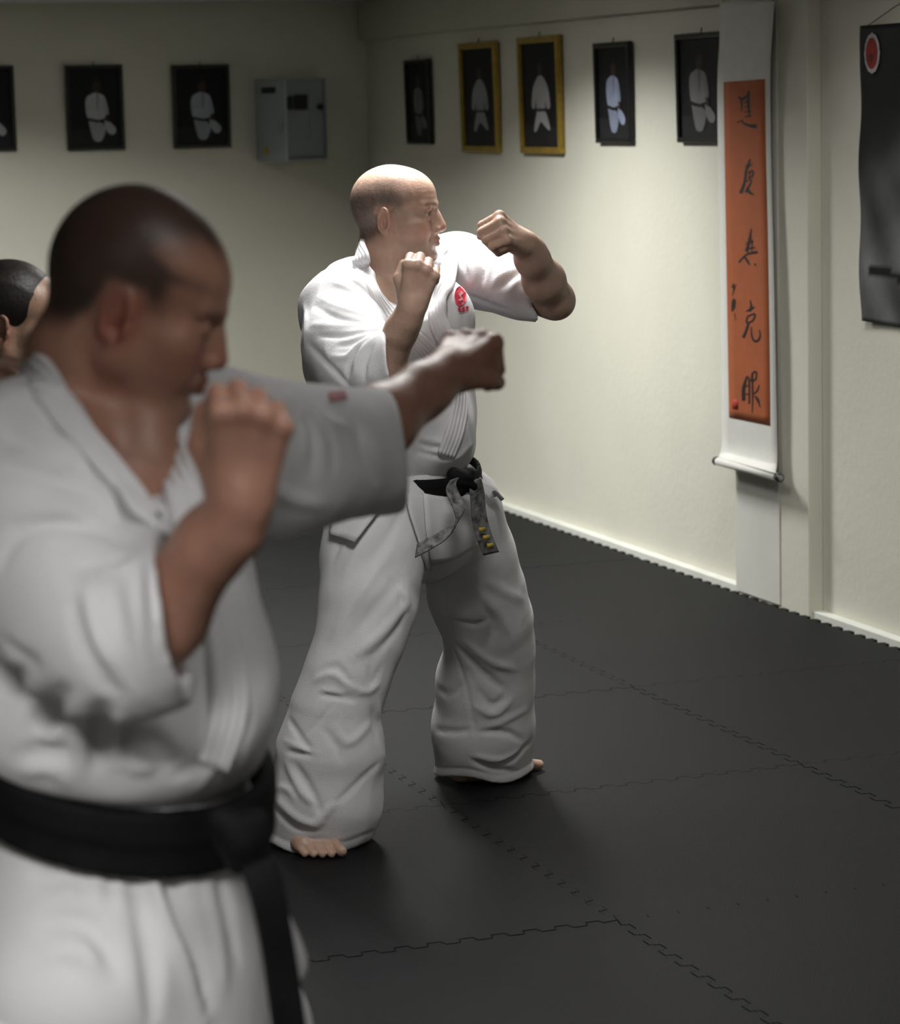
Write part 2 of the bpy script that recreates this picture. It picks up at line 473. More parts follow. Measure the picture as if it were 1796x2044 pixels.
framed([(1359, 68), (1455, 62), (1458, 285), (1363, 284)], NR, CR, M['black_frame'], .018, seated(-.15, (.20, .20, .20)), 'black framed portrait half hidden behind the scroll edge', GR)

# ------------------------------------------------------------------ electrical cabinet
def cabinet():
    n, c = NB, V_BACK
    dep = .10
    q0, q1 = on_plane(519, 158, n, c - dep), on_plane(655, 318, n, c - dep)
    r = EU
    cu, cz = (q0 @ r + q1 @ r) / 2, (q0[2] + q1[2]) / 2
    hw, hh = abs(q1 @ r - q0 @ r) / 2, abs(q0[2] - q1[2]) / 2
    e = link(bpy.data.objects.new('electrical_cabinet', None), None, label='grey metal electrical cabinet with its door swung open', category='cabinet')
    org = uv(cu, c - dep, cz - hh)
    e.location = org
    L = lambda a, b, d: uv(cu + a, c - dep + d, cz + b) - org
    t = .004
    box('side', L(-hw + t, 0, dep / 2), EU * t, EV * dep / 2, EZ * hh, M['steel'], e, .0015)
    box('side', L(hw - t, 0, dep / 2), EU * t, EV * dep / 2, EZ * hh, M['steel'], e, .0015)
    box('side', L(0, hh - t, dep / 2), EU * (hw - t), EV * dep / 2, EZ * t, M['steel'], e, .0015)
    box('side', L(0, -hh + t, dep / 2), EU * (hw - t), EV * dep / 2, EZ * t, M['steel'], e, .0015)
    box('inner_plate', L(0, 0, .022), EU * (hw - 2 * t), EV * .004, EZ * (hh - 2 * t), M['steel_in'], e, .002)
    # raised cover with a frame
    fx0, fx1, fz0, fz1 = -.035, .085, -.10, .115
    box('cover_rim', L((fx0 + fx1) / 2, fz1, .016), EU * (fx1 - fx0) / 2, EV * .004, EZ * .004, M['steel'], e, .001)
    box('cover_rim', L((fx0 + fx1) / 2, fz0, .016), EU * (fx1 - fx0) / 2, EV * .004, EZ * .004, M['steel'], e, .001)
    box('cover_rim', L(fx1, (fz0 + fz1) / 2, .016), EU * .004, EV * .004, EZ * (fz1 - fz0) / 2 * 1.02, M['steel'], e, .001)
    for a, b, w, h in ((-.018, .075, .014, .03), (.036, .078, .03, .034)):
        box('breaker', L(a, b, .008), EU * w, EV * .012, EZ * h, M['plastic'], e, .002)
    tube('lock_knob', [L(hw - .03, .055, .018), L(hw - .03, .055, -.004)], .014, M['plastic'], e, 16)
    # door, hinged on the side away from the corner
    hinge = L(-hw, 0, 0)
    ang = math.radians(84)
    wd = 2 * hw * .93
    du = EU * math.cos(ang) - EV * math.sin(ang)
    dn = np.cross(du, EZ)
    ctr = hinge + du * wd / 2
    door = box('door', ctr, du * wd / 2, dn * .006, EZ * hh * .99, M['steel'], e, .002)
    face = dn if dn @ -EV > 0 else -dn
    side = -1
    outer = -EU * math.sin(ang) - EV * math.cos(ang)
    box('name_plate', hinge + du * wd * .38 + EZ * hh * .72 + outer * .0075, du * wd * .28, outer * .001, EZ * .014, M['plastic'], door)
    box('handle', hinge + du * wd * .86 - EZ * .03 + outer * .012, du * wd * .035, outer * .008, EZ * .024, M['rodcap'], door, .003)
    box('sticker', hinge + du * wd * .22 - EZ * hh * .74 + outer * .0075, du * wd * .1, outer * .0008, EZ * .018, M['yellow'], door)
cabinet()

# ------------------------------------------------------------------ hanging scroll
def hanging_scroll():
    c = U_MAT - .02
    n = EU
    on = lambda x, y, d=0.: on_plane(x, y, n, c - d)
    e = link(bpy.data.objects.new('hanging_scroll', None), None, label='tall white hanging scroll with orange panel of brush calligraphy on the pillar', category='scroll')
    org = on(1492, 950)
    e.location = org
    # the paper, slightly wavy, rolled onto the rod below
    left = [(1437, 5), (1436, 80), (1432, 160), (1433, 300), (1437, 500), (1439, 700), (1441, 850), (1440, 890), (1434, 914)]
    right = [(1545, 2), (1541, 60), (1537, 140), (1538, 300), (1543, 500), (1547, 700), (1550, 860), (1551, 915), (1548, 945)]
    Lr, Rr = resample(left, 60), resample(right, 60)
    rows = []
    for k in range(60):
        t = k / 59
        row = []
        for s in np.linspace(0, 1, 9):
            a = Lr[k] * (1 - s) + Rr[k] * s
            d = .012 + .006 * math.sin(5 * t + 2 * s) + .004 * math.sin(13 * t) + (.03 * max(0, t - .93) / .07 if t > .93 else 0)
            row.append(on(a[0], a[1], d) - org)
        rows.append(row)
    sheet('paper', rows, .0012, M['paper'], e)
    def at(s, y, lift):
        """point on the paper: s across 0..1, photo row y"""
        k = np.interp(y, Lr[:, 1], np.arange(60))
        yl = y
        xl = np.interp(yl, Lr[:, 1], Lr[:, 0])
        xr = np.interp(y, Rr[:, 1], Rr[:, 0])
        t = k / 59
        d = .012 + .006 * math.sin(5 * t + 2 * s) + .004 * math.sin(13 * t)
        return on(xl * (1 - s) + xr * s, y, d + lift) - org
    # orange panel
    ol = resample([(1444, 164), (1446, 300), (1449, 480), (1452, 660), (1455, 833)], 40)
    orr = resample([(1526, 158), (1528, 300), (1532, 480), (1535, 660), (1537, 850)], 40)
    def pt(x, y, lift):
        i = np.interp(y, (ol[:, 1] + orr[:, 1]) / 2, np.arange(40))
        kk = np.interp(y, Lr[:, 1], np.arange(60))
        xl, xr = np.interp(y, Lr[:, 1], Lr[:, 0]), np.interp(y, Rr[:, 1], Rr[:, 0])
        s = (x - xl) / (xr - xl)
        t = kk / 59
        d = .012 + .006 * math.sin(5 * t + 2 * s) + .004 * math.sin(13 * t)
        return on(x, y, d + lift) - org
    rows = [[pt(*(ol[k] * (1 - s) + orr[k] * s), .0018) for s in np.linspace(0, 1, 7)] for k in range(40)]
    sheet('orange_panel', rows, .0008, M['orange'], e)
    # brush characters: strokes as tapered ribbons, widths in photo pixels
    S = []
    def st(pts, w0, w1=None, w2=None):
        S.append((pts, w0, w1 if w1 is not None else w0, w2 if w2 is not None else (w1 if w1 is not None else w0)))
    # first character (walking radical with a tall body)
    st([(1473, 194), (1483, 197), (1497, 184)], 3, 5, 2); st([(1479, 197), (1480, 212), (1480, 222)], 4, 3, 2)
    st([(1494, 182), (1493, 205), (1496, 234)], 4, 5, 2); st([(1484, 205), (1499, 201)], 1.5, 2, 1); st([(1485, 214), (1500, 211)], 1.5, 2, 1); st([(1485, 224), (1501, 221)], 1.5, 2, 1); st([(1486, 233), (1500, 231)], 1.5, 2, 1)
    st([(1470, 245), (1480, 241), (1484, 246), (1497, 251), (1510, 252)], 1.5, 3, 7)
    # second
    st([(1497, 317), (1493, 330), (1490, 338)], 2, 5, 4); st([(1487, 332), (1503, 328)], 2, 3, 1); st([(1489, 338), (1486, 362), (1478, 386)], 4, 4, 6)
    st([(1492, 345), (1502, 341), (1501, 352), (1492, 355)], 2, 3, 2); st([(1497, 342), (1495, 358)], 3, 2, 1); st([(1489, 362), (1500, 360), (1488, 384)], 2, 2, 4); st([(1490, 374), (1496, 384), (1504, 389)], 3, 5, 2)
    # third
    st([(1499, 456), (1496, 478), (1489, 502)], 1.5, 5, 4); st([(1488, 486), (1504, 482)], 2, 3, 2); st([(1487, 497), (1508, 494)], 2, 3, 2); st([(1494, 480), (1492, 510)], 2, 2, 1); st([(1501, 478), (1500, 508)], 2, 2, 1)
    st([(1474, 524), (1490, 508), (1512, 503)], 3, 3, 5); st([(1486, 513), (1492, 522), (1496, 529)], 3, 4, 2); st([(1506, 526), (1508, 531)], 3, 3, 2)
    # fourth
    st([(1497, 598), (1499, 612), (1496, 622)], 1.5, 4, 4); st([(1489, 622), (1498, 617), (1506, 613)], 2, 5, 2); st([(1491, 632), (1506, 627), (1502, 640), (1490, 644), (1491, 633)], 3, 3, 3)
    st([(1494, 643), (1489, 660), (1483, 674)], 4, 4, 5); st([(1499, 652), (1500, 670), (1506, 681), (1514, 678), (1517, 668), (1515, 658)], 2, 4, 2)
    # fifth
    st([(1490, 752), (1484, 775), (1484, 800)], 3, 6, 6); st([(1490, 751), (1495, 760), (1495, 806)], 3, 3, 3); st([(1486, 772), (1494, 769)], 2, 2, 2); st([(1486, 788), (1494, 786)], 2, 2, 2)
    st([(1499, 762), (1502, 745), (1509, 743), (1508, 757), (1500, 760)], 3, 3, 3); st([(1501, 745), (1502, 790), (1501, 824)], 3, 3, 1.5); st([(1515, 768), (1511, 780), (1503, 787)], 2, 3, 2); st([(1506, 790), (1512, 798), (1517, 814)], 2, 5, 1)
    # small signature column
    st([(1463, 565), (1464, 578)], 1.5, 3, 2); st([(1458, 573), (1470, 568)], 1.5, 2, 1); st([(1467, 572), (1461, 590)], 2, 2, 1); st([(1464, 596), (1461, 622)], 3, 5, 2.5); st([(1459, 604), (1468, 601)], 1.5, 2, 1); st([(1467, 598), (1466, 618)], 1.5, 2, 1); st([(1466, 626), (1468, 640)], 1.5, 1, 1)
    for pts, w0, w1, w2 in S:
        n_ = 4 + 5 * (len(pts) - 1)
        c_ = resample(pts, n_)
        V, Fc = [], []
        for k in range(n_):
            t = k / (n_ - 1)
            tang = c_[min(k + 1, n_ - 1)] - c_[max(k - 1, 0)]
            tang /= (np.hypot(*tang) + 1e-6)
            nn = np.array([-tang[1], tang[0]])
            w = (w0 + (w1 - w0) * t * 2 if t < .5 else w1 + (w2 - w1) * (t - .5) * 2) * .62
            for sgn in (1, -1):
                V.append(pt(*(c_[k] + nn * w * sgn), .0028))
            for sgn in (1, -1):
                V.append(pt(*(c_[k] + nn * w * sgn), .0022))
        for k in range(n_ - 1):
            a = 4 * k
            Fc += [(a, a + 1, a + 5, a + 4), (a + 2, a + 6, a + 7, a + 3), (a, a + 4, a + 6, a + 2), (a + 1, a + 3, a + 7, a + 5)]
        Fc += [(0, 2, 3, 1), (4 * n_ - 4, 4 * n_ - 3, 4 * n_ - 1, 4 * n_ - 2)]
        mesh_obj('brush_stroke', V, Fc, M['ink'], e)
    rows = [[pt(1461 + 12 * s, 796 + 20 * r_ + 2 * s, .0026) for s in (0, .5, 1)] for r_ in (0, .5, 1)]
    sheet('red_seal', rows, .0006, M['seal'], e)
    # roller with its dark knobs
    a, b = on(1433, 921, .035) - org, on(1549, 952, .035) - org
    ax = (b - a) / np.linalg.norm(b - a)
    tube('roller', [a, a * .5 + b * .5, b], .0135, M['paper'], e, 20)
    tube('roller_knob', [a - ax * .022, a - ax * .016, a - ax * .004, a], [.013, .015, .011, .0105], M['rod'], e, 16)
    tube('roller_knob', [b, b + ax * .004, b + ax * .022, b + ax * .03], [.0105, .011, .015, .014], M['rod'], e, 16)
    tube('roller_cap', [b + ax * .03, b + ax * .033], [.011, .009], M['rodcap'], e, 16)
    tube('hanging_cord', [on(1440, 5, .006) - org, on(1490, -30, .004) - org, on(1545, 2, .006) - org], .0015, M['rod'], e, 6)
hanging_scroll()
# pale strip of paper on the pillar behind the scroll
_v0, _v1 = on_plane(1468, 1000, EU, U_MAT) @ EV, on_plane(1554, 1000, EU, U_MAT) @ EV
box('wall_strip', uv(U_MAT + .0035, (_v0 + _v1) / 2, 1.0), EU * .002, EV * (_v0 - _v1) / 2, (0, 0, .995), mat('pale_strip', (.62, .62, .57), .7, .05, 5), None, .0006, label='plain pale strip on the pillar below the hanging scroll', category='panel')

# ------------------------------------------------------------------ dark fabric banner with a printed figure
def banner():
    c = U_WALL - .012
    on = lambda x, y, d=0.: on_plane(x, y, EU, c - d)
    tl, bl = on(1718, 52), on(1723, 640)
    tr_v = tl @ EV - .75
    z1, z0 = tl[2], bl[2]
    v0 = on(1724, 350) @ EV
    org = uv(c, v0 - .37, z0)
    nr, nc = 60, 46
    rows, cols = [], []
    def colour(a, b):
        """a across 0..1, b down 0..1: grey figure on black, printed cloth"""
        k = np.array([.012, .012, .013])
        fig = math.exp(-(((a - .62) / .42) ** 2)) * (1 if b > .26 else 0)
        edge = 1 / (1 + math.exp(-(b - .40 - .25 * max(0, .45 - a)) * 26))
        tone = .07 + .028 * math.sin(9 * a + 5 * b) * math.sin(13 * b - 3 * a) + .022 * math.sin(22 * a - 16 * b)
        k = k + np.array([1, 1, 1.03]) * max(0, tone) * edge * (0.55 + 1.2 * b)
        if b > .795 and abs((b - .82) - (a - .1) * .06) < .016 and .08 < a < .34:
            k = np.array([.010, .010, .011])
        return k
    for i in range(nr):
        b = i / (nr - 1)
        row = []
        for j in range(nc):
            a = (j / (nc - 1)) ** 1.0
            curl = .02 * math.exp(-((b - .0) / .06) ** 2) * math.exp(-((a) / .05) ** 2)
            d = .010 + .006 * math.sin(6 * a + 3 * b) + .004 * math.sin(17 * b)
            inset = (.010 * min(1, b / .1) - .006 * b) * (1 - a)
            row.append(uv(c - d, v0 - a * .74 - inset + .004, z1 + (z0 - z1) * b - .012 * a * b) - org)
            cols.append(colour(a, b))
        rows.append(row)
    o = sheet('banner', rows, .002, M['print'], None, cols + cols, label='dark cloth banner with round red emblem and grey printed figure', category='banner')
    o.location = org
    cx_, cy_ = np.array([c - .0235, v0 - .095, z1 - .085]), None
    for nm, ru, rz, lift, mm in (('emblem_ring', .047, .060, .0, mat('emblem_white', (.36, .35, .35), .8, .2, 40)), ('emblem', .036, .047, .0012, mat('emblem_red', (.26, .028, .022), .8, .4, 30)), ('emblem_mark', .012, .014, .0024, mat('emblem_dark', (.09, .02, .016), .8))):
        V, Fc = [], []
        nn_ = 28
        for lay in (0, 1):
            for k in range(nn_):
                t = 2 * math.pi * k / nn_
                wv = 1 + (.035 * math.cos(12 * t) if nm == 'emblem_ring' else 0)
                off = -.014 if nm == 'emblem_mark' else 0
                V.append(uv(cx_[0] - lift - .001 * (1 - lay), cx_[1] + ru * wv * math.cos(t), cx_[2] + off + rz * wv * math.sin(t)) - org)
        Fc = [tuple(range(nn_))[::-1], tuple(range(nn_, 2 * nn_))] + [(k, (k + 1) % nn_, nn_ + (k + 1) % nn_, nn_ + k) for k in range(nn_)]
        mesh_obj(nm, V, Fc, mm, o)
    tube('hanging_string', [uv(c - .008, v0 - .03, z1 - .004) - org, uv(c - .004, v0 - .2, z1 + .05) - org, uv(c - .002, v0 - .37, z1 + .085) - org, uv(c - .004, v0 - .54, z1 + .05) - org, uv(c - .008, v0 - .72, z1 - .012) - org], .0015, M['plastic'], o, 6)
banner()
# ------------------------------------------------------------------ implicit modelling: smooth unions, surface nets
def unit(v):
    v = np.asarray(v, float)
    return v / (np.linalg.norm(v) + 1e-12)
def smin(a, b, k):
    if k <= 0:
        return np.minimum(a, b)
    h = np.maximum(k - np.abs(a - b), 0) / k
    return np.minimum(a, b) - h * h * (k * .25)
def smax(a, b, k):
    return -smin(-a, -b, k)
def seg_dist(p, a, b):
    ab = b - a
    pa = p - a
    t = np.clip((pa @ ab) * p.dtype.type(1.0 / (float(ab @ ab) + 1e-12)), 0, 1)
    q = pa - t[:, None] * ab
    return q, t
class SDF:
    def __init__(self):
        self.ops, self.strokes, self.post, self.disp = [], [], [], []
    def _add(self, sign, fn, lo, hi, k):
        self.ops.append((sign, fn, np.asarray(lo, float), np.asarray(hi, float), k))
        return self
    def cone(self, a, b, ra, rb, k=.02, flat=None, s=1.0, sub=False):
        """round cone a-b; flat = direction squeezed by factor s (ra, rb are the wide radii)"""
        a, b = np.asarray(a, np.float32), np.asarray(b, np.float32)
        R = max(ra, rb)
        ra, rb, s = float(ra), float(rb), float(s)
        n = unit(flat).astype(np.float32) if flat is not None else None
        def fn(p):
            q, t = seg_dist(p, a, b)
            if n is not None:
                q = q + ((q @ n) * (s - 1))[:, None] * n
            return np.sqrt(np.einsum('ij,ij->i', q, q)) - (ra + (rb - ra) * t)
        return self._add(-1 if sub else 1, fn, np.minimum(a, b) - R, np.maximum(a, b) + R, k)
    def chain(self, pts, rs, k=.02, flat=None, s=1.0, sub=False):
        for i in range(len(pts) - 1):
            self.cone(pts[i], pts[i + 1], rs[i], rs[i + 1], k, flat, s, sub)
        return self
    def ell(self, c, r, rot=None, k=.02, sub=False):
        c, r = np.asarray(c, np.float32), np.asarray(r, np.float32)
        Rm = (np.eye(3) if rot is None else np.asarray(rot, float)).astype(np.float32)   # columns: local axes in world
        def fn(p):
            q = ((p - c) @ Rm) / r
            k0 = np.sqrt(np.einsum('ij,ij->i', q, q))
            q /= r
            k1 = np.sqrt(np.einsum('ij,ij->i', q, q)) + np.float32(1e-9)
            return k0 * (k0 - 1) / k1
        ext = np.sqrt(((Rm * r) ** 2).sum(1))
        return self._add(-1 if sub else 1, fn, c - ext, c + ext, k)
    def rbox(self, c, r, rot, rad, k=.01, sub=False):
        c, r = np.asarray(c, float), np.asarray(r, float)
        Rm = np.asarray(rot, float)
        def fn(p):
            q = np.abs((p - c) @ Rm) - (r - rad)
            return np.sqrt((np.maximum(q, 0) ** 2).sum(1)) + np.minimum(q.max(1), 0) - rad
        ext = (np.abs(Rm) * r).sum(1)
        return self._add(-1 if sub else 1, fn, c - ext, c + ext, k)
    def sdf(self, other, k=.0, sub=False, grow=0.0):
        lo, hi = other.bounds()
        return self._add(-1 if sub else 1, lambda p: other.ev(p) - grow, lo - grow, hi + grow, k)
    def func(self, fn, lo, hi, k=0.0, sub=False):
        return self._add(-1 if sub else 1, fn, lo, hi, k)
    def bounds(self):
        lo = np.min([o[2] for o in self.ops if o[0] > 0], axis=0)
        hi = np.max([o[3] for o in self.ops if o[0] > 0], axis=0)
        return lo, hi
    def ev(self, p, ops=None, strokes=None, post=True):
        d = np.full(len(p), .2, np.float32)
        p = p.astype(np.float32, copy=False)
        for sg, fn, lo, hi, k in (self.ops if ops is None else ops):
            v = fn(p)
            d = smin(d, v, k) if sg > 0 else smax(d, -v, k)
        if post:
            for st in (self.strokes if strokes is None else strokes):
                d = d - st[0](p)
            for fn in self.disp:
                d = d - fn(p)
            for fn in self.post:
                d = fn(d, p)
        return d
    # -- folds drawn as ridges (h>0) or grooves (h<0) along a line on the surface
    def stroke3(self, pts, r, h):
        pts = np.array(pts, np.float32)
        n = len(pts) - 1
        lo, hi = pts.min(0) - 2.4 * r, pts.max(0) + 2.4 * r
        def fn(p):
            out = np.zeros(len(p))
            m = ((p > lo) & (p < hi)).all(1)
            if not m.any():
                return out
            q_ = p[m]
            best = np.full(len(q_), 9.0)
            tt = np.zeros(len(q_))
            for i in range(n):
                q, t = seg_dist(q_, pts[i], pts[i + 1])
                dd = np.sqrt((q * q).sum(1))
                w = dd < best
                best[w] = dd[w]
                tt[w] = (i + t[w]) / n
            out[m] = h * np.exp(-(best / r) ** 2) * np.sqrt(np.clip(np.sin(math.pi * np.clip(tt, .02, .98)), 0, 1))
            return out
        self.strokes.append((fn, lo, hi))
    def hit(self, pix, Y0, Y1, n=140, post=False):
        """first surface points along the camera rays through photo pixels"""
        Ys = np.linspace(Y0, Y1, n)
        dirs = np.array([ray(x, y) for x, y in pix])
        dirs = dirs / dirs[:, 1:2]
        pts = CPOS + dirs[:, None, :] * Ys[None, :, None]
        d = self.ev(pts.reshape(-1, 3), post=post).reshape(len(pix), n)
        out = []
        for i in range(len(pix)):
            neg = np.where(d[i] < 0)[0]
            if len(neg) and neg[0] > 0:
                j = neg[0]
                f = d[i, j - 1] / (d[i, j - 1] - d[i, j])
                out.append(pts[i, j - 1] * (1 - f) + pts[i, j] * f)
            else:
                out.append(pts[i, int(np.argmin(d[i]))])
        return np.array(out)
    def fold(self, pix, r, h, Y0, Y1, step=16):
        """pix: photo polyline, r and h in photo pixels at that depth"""
        L = sum(math.dist(pix[i], pix[i + 1]) for i in range(len(pix) - 1))
        pp = resample(pix, max(3, int(L / step) + 1))
        P3 = self.hit(pp, Y0, Y1)
        Ym = P3[:, 1].mean()
        self.stroke3(P3, px(r, Ym), px(h, Ym))
    def mesh(self, h, B=20, pad=.012):
        lo, hi = self.bounds()
        lo = lo - pad - h
        hi = hi + pad + h
        N = np.ceil((hi - lo) / h).astype(int) + 1
        nb = np.ceil(N / B).astype(int)
        S1, S2 = int(N[1] + B + 2), int(N[2] + B + 2)
        cid = lambda i, j, k: (i.astype(np.int64) * S1 + j) * S2 + k
        half = np.array([B * h / 2] * 3)
        diag = np.linalg.norm(half)
        g = np.arange(B + 1)
        GI, GJ, GK = np.meshgrid(g, g, g, indexing='ij')
        loc = np.stack([GI, GJ, GK], -1).reshape(-1, 3).astype(np.float32)
        CI, CP, EQ = [], [], []
        for bi in range(nb[0]):
            for bj in range(nb[1]):
                for bk in range(nb[2]):
                    base = np.array([bi, bj, bk]) * B
                    b0 = lo + base * h
                    b1 = b0 + B * h
                    ops = [o for o in self.ops if (o[2] - 2 * o[4] - .022 < b1).all() and (o[3] + 2 * o[4] + .022 > b0).all()]
                    if not any(o[0] > 0 for o in ops):
                        continue
                    sts = [s for s in self.strokes if (s[1] < b1).all() and (s[2] > b0).all()]
                    c = ((b0 + b1) / 2)[None]
                    dc = self.ev(c, ops, sts, post=False)[0]
                    if abs(dc) > diag * 1.35 + .03:
                        continue
                    pts = b0.astype(np.float32) + loc * np.float32(h)
                    D = self.ev(pts, ops, sts).reshape(B + 1, B + 1, B + 1)
                    neg = D < 0
                    if neg.all() or not neg.any():
                        continue
                    # active cells
                    cnt = np.zeros((B, B, B), np.int16)
                    for a in (0, 1):
                        for b in (0, 1):
                            for c_ in (0, 1):
                                cnt += neg[a:B + a, b:B + b, c_:B + c_]
                    act = np.argwhere((cnt > 0) & (cnt < 8))
                    if len(act) == 0:
                        continue
                    acc = np.zeros((len(act), 3))
                    num = np.zeros(len(act))
                    for ax in range(3):
                        o1, o2 = [(1, 2), (0, 2), (0, 1)][ax]
                        for u in (0, 1):
                            for v in (0, 1):
                                A = act.copy()
                                A[:, o1] += u
                                A[:, o2] += v
                                Bp = A.copy()
                                Bp[:, ax] += 1
                                da = D[A[:, 0], A[:, 1], A[:, 2]]
                                db = D[Bp[:, 0], Bp[:, 1], Bp[:, 2]]
                                cr = (da < 0) != (db < 0)
                                t = np.where(cr, da / np.where(cr, da - db, 1), 0)
                                pt = A.astype(float)
                                pt[:, ax] += t
                                acc += pt * cr[:, None]
                                num += cr
                    CI.append(cid(act[:, 0] + base[0], act[:, 1] + base[1], act[:, 2] + base[2]))
                    CP.append(b0 + acc / num[:, None] * h)
                    # crossing edges owned by this block
                    for ax in range(3):
                        sl0 = [slice(0, B)] * 3
                        sl1 = [slice(0, B)] * 3
                        sl1[ax] = slice(1, B + 1)
                        n0, n1 = neg[tuple(sl0)], neg[tuple(sl1)]
                        e = np.argwhere(n0 != n1)
                        if len(e):
                            fl = n0[e[:, 0], e[:, 1], e[:, 2]]
                            EQ.append((ax, e + base, fl))
        ids = np.concatenate(CI)
        pos = np.concatenate(CP)
        order = np.argsort(ids)
        ids, pos = ids[order], pos[order]
        quads = []
        for ax, e, fl in EQ:
            o1, o2 = [(1, 2), (2, 0), (0, 1)][ax]
            q = []
            ok = np.ones(len(e), bool)
            for u, v in ((0, 0), (1, 0), (1, 1), (0, 1)):
                c = e.copy()
                c[:, o1] -= u
                c[:, o2] -= v
                ok &= (c >= 0).all(1)
                key = cid(np.maximum(c[:, 0], 0), np.maximum(c[:, 1], 0), np.maximum(c[:, 2], 0))
                ix = np.minimum(np.searchsorted(ids, key), len(ids) - 1)
                ok &= ids[ix] == key
                q.append(ix)
            q = np.stack(q, 1)
            q = np.where(fl[:, None], q, q[:, ::-1])
            quads.append(q[ok])
        quads = np.concatenate(quads)
        return pos, quads
def sdf_obj(name, s, h, material, parent=None, colfn=None, origin=None, relax=1, **props):
    pos, quads = s.mesh(h)
    for _ in range(relax):                                  # light smoothing of the net
        acc = np.zeros_like(pos)
        num = np.zeros(len(pos))
        for a, b in ((0, 1), (1, 2), (2, 3), (3, 0)):
            np.add.at(acc, quads[:, a], pos[quads[:, b]])
            np.add.at(acc, quads[:, b], pos[quads[:, a]])
            np.add.at(num, quads[:, a], 1)
            np.add.at(num, quads[:, b], 1)
        pos = pos * .5 + .5 * acc / np.maximum(num, 1)[:, None]
    cols = colfn(pos) if colfn else None
    if origin is not None:
        pos = pos - np.asarray(origin)
    me = np_mesh(name, pos, quads)
    return finish(name, me, material, parent, True, cols, **props)

# cheap smooth noise for cloth and skin
_rng = np.random.RandomState(7)
_W = [(_rng.randn(3), _rng.uniform(0, 6.28)) for _ in range(24)]
def wob(p, freq, seed=0, n=5):
    out = np.zeros(len(p), np.float32)
    p = p.astype(np.float32, copy=False)
    for i in range(n):
        w, ph = _W[(i + seed * 3) % 24]
        w2, ph2 = _W[(i + seed * 3 + 7) % 24]
        out += np.sin(p @ (w * freq).astype(np.float32) + np.float32(ph) + np.float32(1.3) * np.sin(p @ (w2 * freq * .6).astype(np.float32) + np.float32(ph2)))
    return out / n
def crumple(p, freq, seed=0):
    """soft creases: ridged noise in -1..1"""
    return 1 - 2 * np.abs(wob(p, freq, seed, 4)) ** .8

# ------------------------------------------------------------------ anatomy
class Frame:
    """local frame: o origin, X, Y, Z axes (world vectors), scale"""
    def __init__(self, o, X, Y, Z, s=1.0):
        self.o, self.X, self.Y, self.Z, self.s = np.array(o, float), unit(X), unit(Y), unit(Z), s
        self.R = np.stack([self.X, self.Y, self.Z], 1)
    def __call__(self, x, y, z):
        return self.o + self.R @ (np.array([x, y, z]) * self.s)
    def local(self, p):
        return ((p - self.o) @ self.R) / self.s
def rot_about(v, axis, ang):
    axis = unit(axis)
    v = np.asarray(v, float)
    return v * math.cos(ang) + np.cross(axis, v) * math.sin(ang) + axis * (axis @ v) * (1 - math.cos(ang))
def head_frame(o, face, pitch=0.0, tilt=0.0, s=1.0):
    """face: horizontal unit direction of the nose; pitch > 0 looks down; tilt > 0 leans to own right"""
    Y = unit([face[0], face[1], 0])
    X = np.cross(Y, EZ)                     # own right side
    Y2 = rot_about(Y, X, -pitch)
    Z2 = np.cross(X, Y2)
    X3, Z3 = rot_about(X, Y2, tilt), rot_about(Z2, Y2, tilt)
    return Frame(o, X3, Y2, Z3, s)
